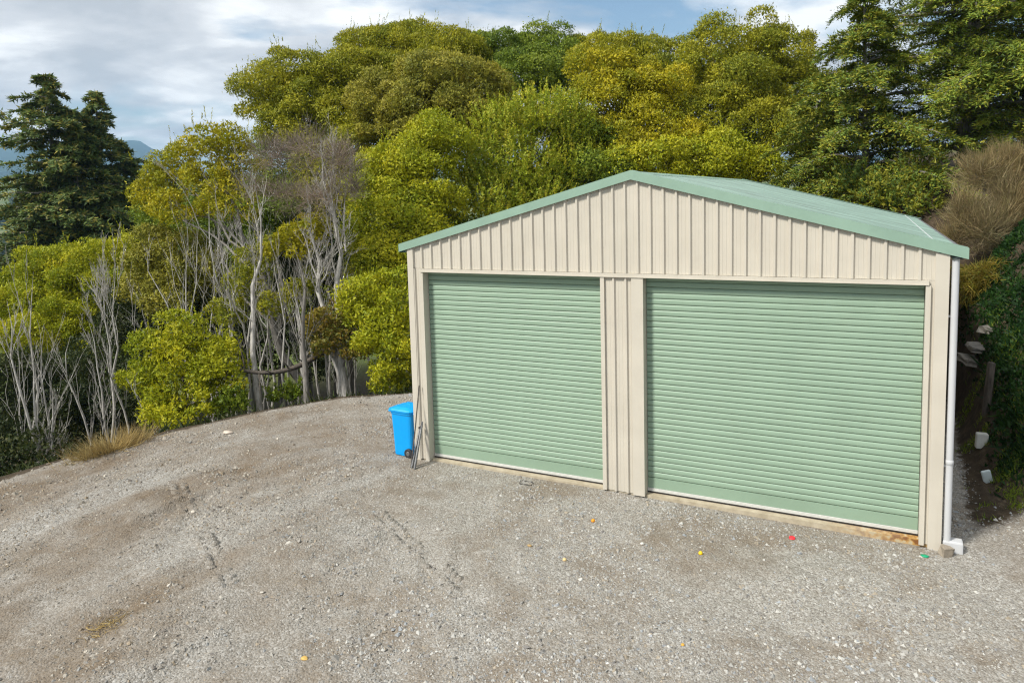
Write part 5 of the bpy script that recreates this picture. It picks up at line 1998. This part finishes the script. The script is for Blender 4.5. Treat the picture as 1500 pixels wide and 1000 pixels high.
lump('plastic_scrap','green plastic scrap on gravel below the right garage corner','plastic scrap',7.82,-0.27,0.034,(0.0, 0.28, 0.13),8,flat=0.35,elong=1.6)
lump('stone','yellowish stone on gravel at lower left of the yard','stone',2.16,-5.14,0.026,(0.55, 0.36, 0.1),9,flat=0.6,elong=1.5)
lump('stone','pale flat stone near the gravel crest left of the bin','stone',-4.36,-0.28,0.075,(0.52, 0.44, 0.36),10,flat=0.5,elong=1.5)
lump('stone','small orange stone on gravel at the bottom centre','stone',5.53,-3.35,0.019,(0.6, 0.33, 0.05),11,flat=0.6)
lump('stone','pale round stone on gravel right of the cream ball','stone',4.55,-1.46,0.028,(0.62, 0.6, 0.56),12,flat=0.6)
# broken concrete lump at the downpipe shoe
bm = bmesh.new(); bmesh.ops.create_cube(bm, size=1.0)
bmesh.ops.bevel(bm, geom=list(bm.edges), offset=0.1, segments=1, affect='EDGES')
rs = random.Random(8)
for v in bm.verts: v.co = Vector((v.co.x * 0.13, v.co.y * 0.10, v.co.z * 0.15)) + Vector((rs.uniform(-.012, .012), rs.uniform(-.012, .012), rs.uniform(-.012, .012)))
me = bpy.data.meshes.new('concrete_chunk'); bm.to_mesh(me); bm.free()
tag(link('concrete_chunk', me, simple('rough_concrete', (0.27, 0.23, 0.18), 0.9, 0.3, 12.0, 0, 0.5), None, (8.06, -0.13, hz(8.06, -0.13) + 0.05), (0.15, 0.2, 0.5)),
    'small broken concrete lump at the foot of the white downpipe', 'concrete lump')

# ================================================================== plants and odds and ends outdoors
for sp_ in TREES: make_tree(sp_)
print('leaf triangles', STAT['leaf'])

def ground_blades(name, label, cat, pts, pal, ln, wd, seed, kind=None, upb=1.0, spread=0.7, mat='leaf', group=None, centre=None):
    rng = np.random.default_rng(seed); n = len(pts); mb = MB()
    x, y = pts[:, 0], pts[:, 1]; z = height(x, y)
    P_ = np.stack([x, y, z - 0.01], -1)
    A = rng.normal(size=(n, 3)) * spread + np.array([0, 0, upb])
    if centre is not None:
        d = P_ - np.array([centre[0], centre[1], P_[:, 2].mean()]); d[:, 2] = 0; A = A + unit(d) * 0.8
    A = unit(A); A[:, 2] = np.abs(A[:, 2])
    add_tris(mb, P_, A, ln * rng.uniform(0.5, 1.3, n), wd * rng.uniform(0.7, 1.4, n), pal_cols(pal, n, rng, None, 0.2), rng)
    o = mb.obj(name, M[mat]); tag(o, label, cat, group, kind); return o
rng = np.random.default_rng(55)
# dry grass tuft on the crest, three leaning heads in one clump
c = (-5.72, -1.85); n = 1500
pts = np.stack([c[0] + rng.normal(size=n) * 0.10, c[1] + rng.normal(size=n) * 0.34], -1)
ground_blades('grass_tuft', 'dry straw-coloured grass tuft on the gravel crest at left', 'grass tuft', pts, 'straw', 0.42, 0.009, 3, None, 0.9, 0.45, 'straw', None, c)
# wisps of dead straw lying on the gravel
def straw(cx, cy, r, n, label, seed):
    rng = np.random.default_rng(seed); mb = MB()
    for k in range(n):
        x = cx + rng.normal() * r * 0.6; y = cy + rng.normal() * r; a_ = rng.random() * 6.28; l_ = rng.uniform(0.06, 0.18)
        pts = []
        for q in range(5):
            xx = x + l_ * (q / 4 - 0.5) * math.cos(a_ + 0.5 * (q / 4)); yy_ = y + l_ * (q / 4 - 0.5) * math.sin(a_ + 0.5 * (q / 4))
            pts.append((xx, yy_, hz(xx, yy_) + 0.012 + 0.02 * math.sin(q / 4 * math.pi) * rng.random()))
        mb.tube(pts, [0.0025] * 5, 3, pal_cols('straw', 1, rng)[0])
    tag(mb.obj('dead_straw', M['straw']), label, 'straw')
straw(-0.25, -5.63, 0.13, 70, 'wisp of dead straw on gravel at the lower left', 5)
# ground cover on the bank
def scatter(n, f, seed, box):
    rng = np.random.default_rng(seed)
    x = rng.uniform(box[0], box[1], n); y = rng.uniform(box[2], box[3], n)
    k = rng.random(n) < f(x, y, pad_sd(x, y)); return np.stack([x[k], y[k]], -1)
def ivy_d(x, y, s): return sstep(0.25, 0.75, s + 0.5 * fbm(x * 1.6, y * 1.6, 71, 3)) * sstep(8.55, 9.3, x + 0.5 * fbm(x, y, 72, 3)) * (y < 9)
pts = scatter(60000, ivy_d, 8, (8.4, 12.5, 0.8, 9.0))
pts2 = scatter(3500, ivy_d, 18, (8.4, 12.5, 0.8, 9.0))
ground_blades('bank_grass', 'long weeds sticking out of the ivy on the bank', None, pts2, 'ivy', 0.26, 0.03, 19, 'stuff', 0.7, 0.8)
ground_blades('ivy', 'dark green ivy and weeds covering the shaded bank', None, pts, 'ivy', 0.10, 0.07, 9, 'stuff', 0.9, 0.8)
def weed_d(x, y, s): return sstep(-0.1, 0.25, s) * sstep(0.02, 0.16, fbm(x * 2.2, y * 2.2, 81, 3)) * 0.9
pts = scatter(26000, weed_d, 10, (8.25, 9.6, 0.5, 7.0))
ground_blades('weeds', 'patches of green weeds at the foot of the bank', None, pts, 'green', 0.08, 0.014, 11, 'stuff', 1.0, 0.6)
# rough grass on the paddock seen through the trunks and sparse growth below the crest
def slope_d(x, y, s): return sstep(0.4, 1.0, s) * 0.6 * (x < 0)
pts = scatter(52000, slope_d, 12, (-15, -1.0, -9, 14))
ground_blades('slope_undergrowth', 'dark undergrowth on the slope below the gravel crest', None, pts, 'dark', 0.34, 0.05, 13, 'stuff', 0.9, 0.8)
# yellow clay rim where the fill was pushed over the crest, trodden stones
# fallen limb between the trunks
mb = MB(); A_ = (-8.83, 3.3, 0.31); B_ = (-7.92, 3.6, -0.16); C_ = (-7.07, 4.24, -0.29); D_ = (-6.71, 5.28, 0.36)
rg = np.random.default_rng(3)
ctrl = np.array([A_, B_, C_, D_]); tt = np.linspace(0, 1, 16)
bez = ((1 - tt) ** 3)[:, None] * ctrl[0] + (3 * tt * (1 - tt) ** 2)[:, None] * ctrl[1] + (3 * tt ** 2 * (1 - tt))[:, None] * ctrl[2] + (tt ** 3)[:, None] * ctrl[3]
mb.tube(bez, np.linspace(0.035, 0.085, 16), 7)
for k in range(6):
    s_ = bez[2 + 2 * k]; e_ = s_ + unit(np.array([rg.normal() * 0.6, rg.normal() * 0.6, rg.choice([-1, 1]) * 0.6])) * rg.uniform(0.4, 0.9)
    mb.tube(wiggle(s_, e_, 5, 0.2, rg), np.linspace(0.025, 0.006, 5), 5)
lim = mb.obj('fallen_limb', M['bark_dark'], None, True); tag(lim, 'dark crooked limb lodged sideways across the pale trunks', 'branch')

# things lying on the bank
def slab(name, label, cat, c, dims, rot, mat, bev=0.01, jit=0.0, seed=1):
    bm = bmesh.new(); bmesh.ops.create_cube(bm, size=1.0)
    for v in bm.verts: v.co = Vector((v.co.x * dims[0], v.co.y * dims[1], v.co.z * dims[2]))
    if jit:
        bmesh.ops.subdivide_edges(bm, edges=list(bm.edges), cuts=2, use_grid_fill=True)
        rs = random.Random(seed)
        for v in bm.verts: v.co += Vector((rs.uniform(-jit, jit), rs.uniform(-jit, jit), rs.uniform(-jit, jit) * 0.6))
    else:
        bmesh.ops.bevel(bm, geom=list(bm.edges), offset=bev, segments=2, affect='EDGES')
    me = bpy.data.meshes.new(name); bm.to_mesh(me); bm.free()
    o = link(name, me, mat, None, c, rot); tag(o, label, cat); return o
M['rock'] = simple('bank_rock', (0.24, 0.22, 0.19), 0.9, 0.35, 7.0, 0, 0.6)
M['offwhite'] = simple('offwhite_board', (0.62, 0.62, 0.58), 0.6, 0.12, 9.0)
M['pale'] = simple('pale_plastic', (0.66, 0.74, 0.74), 0.4, 0.1, 9.0)
slab('pale_block','small off-white square block standing on the dark bank','block',(8.85, 3.68, 0.26),(0.17, 0.1, 0.26),(0.05, 0.03, 0.15),M['offwhite'],)
slab('plastic_offcut','pale bluish plastic offcut leaning on the bank below the block','plastic offcut',(8.81, 2.6, 0.01),(0.13, 0.04, 0.26),(0.2, -0.3, 0.2),M['pale'],)
slab('rock','flat grey rock on the bank, lowest of the three','rock',(9.04, 6.38, 1.03),(0.55, 0.4, 0.14),(0.1, 0.2, 0.4),M['rock'],jit=0.03,seed=3)
slab('rock','flat grey rock on the bank just above the lowest one','rock',(9.14, 6.32, 1.32),(0.5, 0.4, 0.1),(0.15, 0.05, 0.1),M['rock'],jit=0.03,seed=5)
slab('rock','small pale rock on the bank, topmost of the three','rock',(9.27, 6.65, 1.63),(0.3, 0.25, 0.14),(0.1, 0.15, 0.7),M['rock'],jit=0.03,seed=7)
slab('wooden_post','reddish brown rotten post standing on the bank','post',(9.02, 4.49, 0.93),(0.1, 0.1, 1.0),(0.04, 0.05, 0.3),M['bark_dark'],)
# ================================================================== far land
def range_mesh(name, label, dist, az0, az1, prof, mat, depth, seed, zb=-20, rough=1.0):
    """a ridge of hills: profile of (azimuth, elevation) drawn at its real distance, with a sloping near face"""
    az = np.linspace(az0, az1, 240); el = np.interp(az, [p[0] for p in prof], [p[1] for p in prof])
    n = 16; V = []
    x0 = 7.18; y0 = -10.2
    for i_, a_ in enumerate(az):
        top = 4.5 + dist * math.tan(rad(el[i_]))
        for k in range(n):
            f = k / (n - 1)
            rr = dist - depth * (1 - f) if f <= 1 else dist
            X_ = x0 + rr * math.sin(rad(a_)); Y_ = y0 + rr * math.cos(rad(a_))
            zz = zb + (top - zb) * (f ** 1.25)
            zz += float(fbm(np.array([X_ / (depth * 0.22)]), np.array([Y_ / (depth * 0.22)]), seed, 5)[0]) * (top - zb) * 0.30 * math.sin(math.pi * min(1, f * 1.0)) * rough
            zz += (float(fbm(np.array([a_ * 1.7]), np.array([0.3]), seed + 3, 5)[0])) * dist * 0.010 * f * rough
            V.append((X_, Y_, zz))
        # back slope
        X_ = x0 + (dist + depth) * math.sin(rad(a_)); Y_ = y0 + (dist + depth) * math.cos(rad(a_)); V.append((X_, Y_, zb))
    m_ = n + 1; F = [(i_ * m_ + k, i_ * m_ + k + 1, (i_ + 1) * m_ + k + 1, (i_ + 1) * m_ + k) for i_ in range(len(az) - 1) for k in range(m_ - 1)]
    mb = MB(); mb.add(V, F); o = mb.obj(name, mat, None, True); tag(o, label, None, None, 'structure'); return o
def forest_hill():
    mt, t, p, o = mat_new('forested_hill')
    g = nd(t, 'ShaderNodeNewGeometry')
    n = nd(t, 'ShaderNodeTexNoise', Scale=0.012, Detail=10.0, Roughness=0.7); t.links.new(g.outputs['Position'], n.inputs['Vector'])
    r = ramp_node(t, n.outputs['Fac'], [(0.35, (0.012, 0.028, 0.014)), (0.65, (0.04, 0.07, 0.03))])
    t.links.new(r.outputs['Color'], p.inputs['Base Color']); p.inputs['Roughness'].default_value = 0.95; p.inputs['Specular IOR Level'].default_value = 0.1
    return mt
M['hill'] = forest_hill()
range_mesh('mountain_range', 'far forested mountain range on the left horizon', 5200, -100, 30, [(-100, 3.6), (-80, 4.6), (-70, 4.1), (-63, 4.25), (-61, 4.45), (-58, 4.1), (-55.5, 4.7), (-53.5, 4.6), (-51, 3.0), (-48, 2.2), (-40, 2.6), (-20, 2.2), (30, 3)], M['hill'], 2400, 3)
range_mesh('forested_ridge', 'nearer dark forested ridge below the mountains', 3700, -100, 30, [(-100, 2.6), (-72, 3.0), (-64, 3.35), (-60, 3.1), (-56, 2.4), (-50, 1.9), (-40, 1.7), (30, 2)], M['hill'], 1300, 13, rough=0.6)
# paddock trees in the valley
def valley_tree(x, y, h, w, label, seed):
    rng = np.random.default_rng(seed); z = hz(x, y); root = empty('valley_tree', (x, y, z)); tag(root, label, 'tree', 'trees on the valley paddocks')
    inv = Matrix.Translation((-x, -y, -z))
    tb, mb = MB(), MB(); tb.tube([(x, y, z - 1), (x, y, z + h * 0.5)], [w * 0.08, w * 0.04], 6)
    lobes = [(x + rng.normal() * w * 0.2, y + rng.normal() * w * 0.2, z + h * f, w * (0.55 - 0.35 * abs(f - 0.45)), h * 0.22) for f in (0.3, 0.45, 0.6, 0.8)]
    for (a_, b_, c_, r_, rz_) in lobes:
        n = 420; q = unit(rng.normal(size=(n, 3))); P_ = np.array([a_, b_, c_]) + q * rng.uniform(0.55, 1.05, (n, 1)) * np.array([r_, r_, rz_])
        add_leaves(mb, P_, unit(q + rng.normal(size=(n, 3)) * 0.7), w * 0.22, w * 0.12, pal_cols('conifer', n, rng), rng)
    o = tb.obj('trunk', M['bark_dark'], root, True); o.matrix_parent_inverse = inv
    o = mb.obj('crown', M['leaf'], root); o.matrix_parent_inverse = inv
valley_tree(-1054.0,573.8,26.8,13.4,'lone dark tree high on the pale paddock at far left',40)
valley_tree(-853.1,443.9,18.0,13.1,'dark tree at the picture edge on the upper paddock',41)
valley_tree(-726.9,382.1,15.5,9.2,'dark tree on the lower paddock at far left',42)
valley_tree(-654.4,337.1,12.6,10.1,'dark tree at the picture edge on the lower paddock',43)
valley_tree(-484.4,254.1,6.7,5.5,'dark tree beside the tiny white house',44)
valley_tree(-503.5,271.4,7.0,5.1,'dark tree right of the tiny white house',45)
# small white house in the valley
def house(x, y, rz):
    z = hz(x, y); h = empty('valley_house', (x, y, z), rz); tag(h, 'tiny white house in the valley at the far left', 'house')
    W_, D_, H_ = 9, 7, 4.0
    mb = MB(); mb.box(-W_ / 2, W_ / 2, -D_ / 2, D_ / 2, -1.5, H_); mb.obj('wall', M['offwhite'], h)
    mb = MB(); o_ = 0.4
    V = [(-W_/2-o_, -D_/2-o_, H_), (W_/2+o_, -D_/2-o_, H_), (W_/2+o_, D_/2+o_, H_), (-W_/2-o_, D_/2+o_, H_), (-W_/2-o_, 0, H_+1.9), (W_/2+o_, 0, H_+1.9)]
    mb.add(V, [(0,1,5,4),(2,3,4,5)]); mb.add(V, [(0,4,3),(1,2,5)]); mb.add([(v[0], v[1], v[2]-0.15) for v in V[:4]], [(3,2,1,0)])
    mb.obj('roof', simple('house_roof', (0.35, 0.37, 0.38), 0.6), h)
    for k in (-2.6, 0.3, 2.8):
        mb = MB(); mb.box(k - 0.7, k + 0.7, -D_/2 - 0.06, -D_/2 - 0.003, 0.9, 2.6); mb.obj('window', simple('house_glass', (0.05, 0.06, 0.08), 0.2), h)
house(-427.2, 219.8, 1.00)
# ================================================================== air
mb = MB(); mb.box(-9000, 9000, -9000, 9000, -130, 470)
hzm = bpy.data.materials.new('haze_air'); hzm.use_nodes = True; t = hzm.node_tree; t.nodes.clear()
o_ = t.nodes.new('ShaderNodeOutputMaterial'); v_ = t.nodes.new('ShaderNodeVolumePrincipled')
v_.inputs['Color'].default_value = (0.40, 0.68, 1.0, 1); v_.inputs['Density'].default_value = 0.000175; v_.inputs['Anisotropy'].default_value = 0.1
t.links.new(v_.outputs[0], o_.inputs['Volume'])
tag(mb.obj('haze', hzm), 'pale blue haze over the valley', None, None, 'stuff')
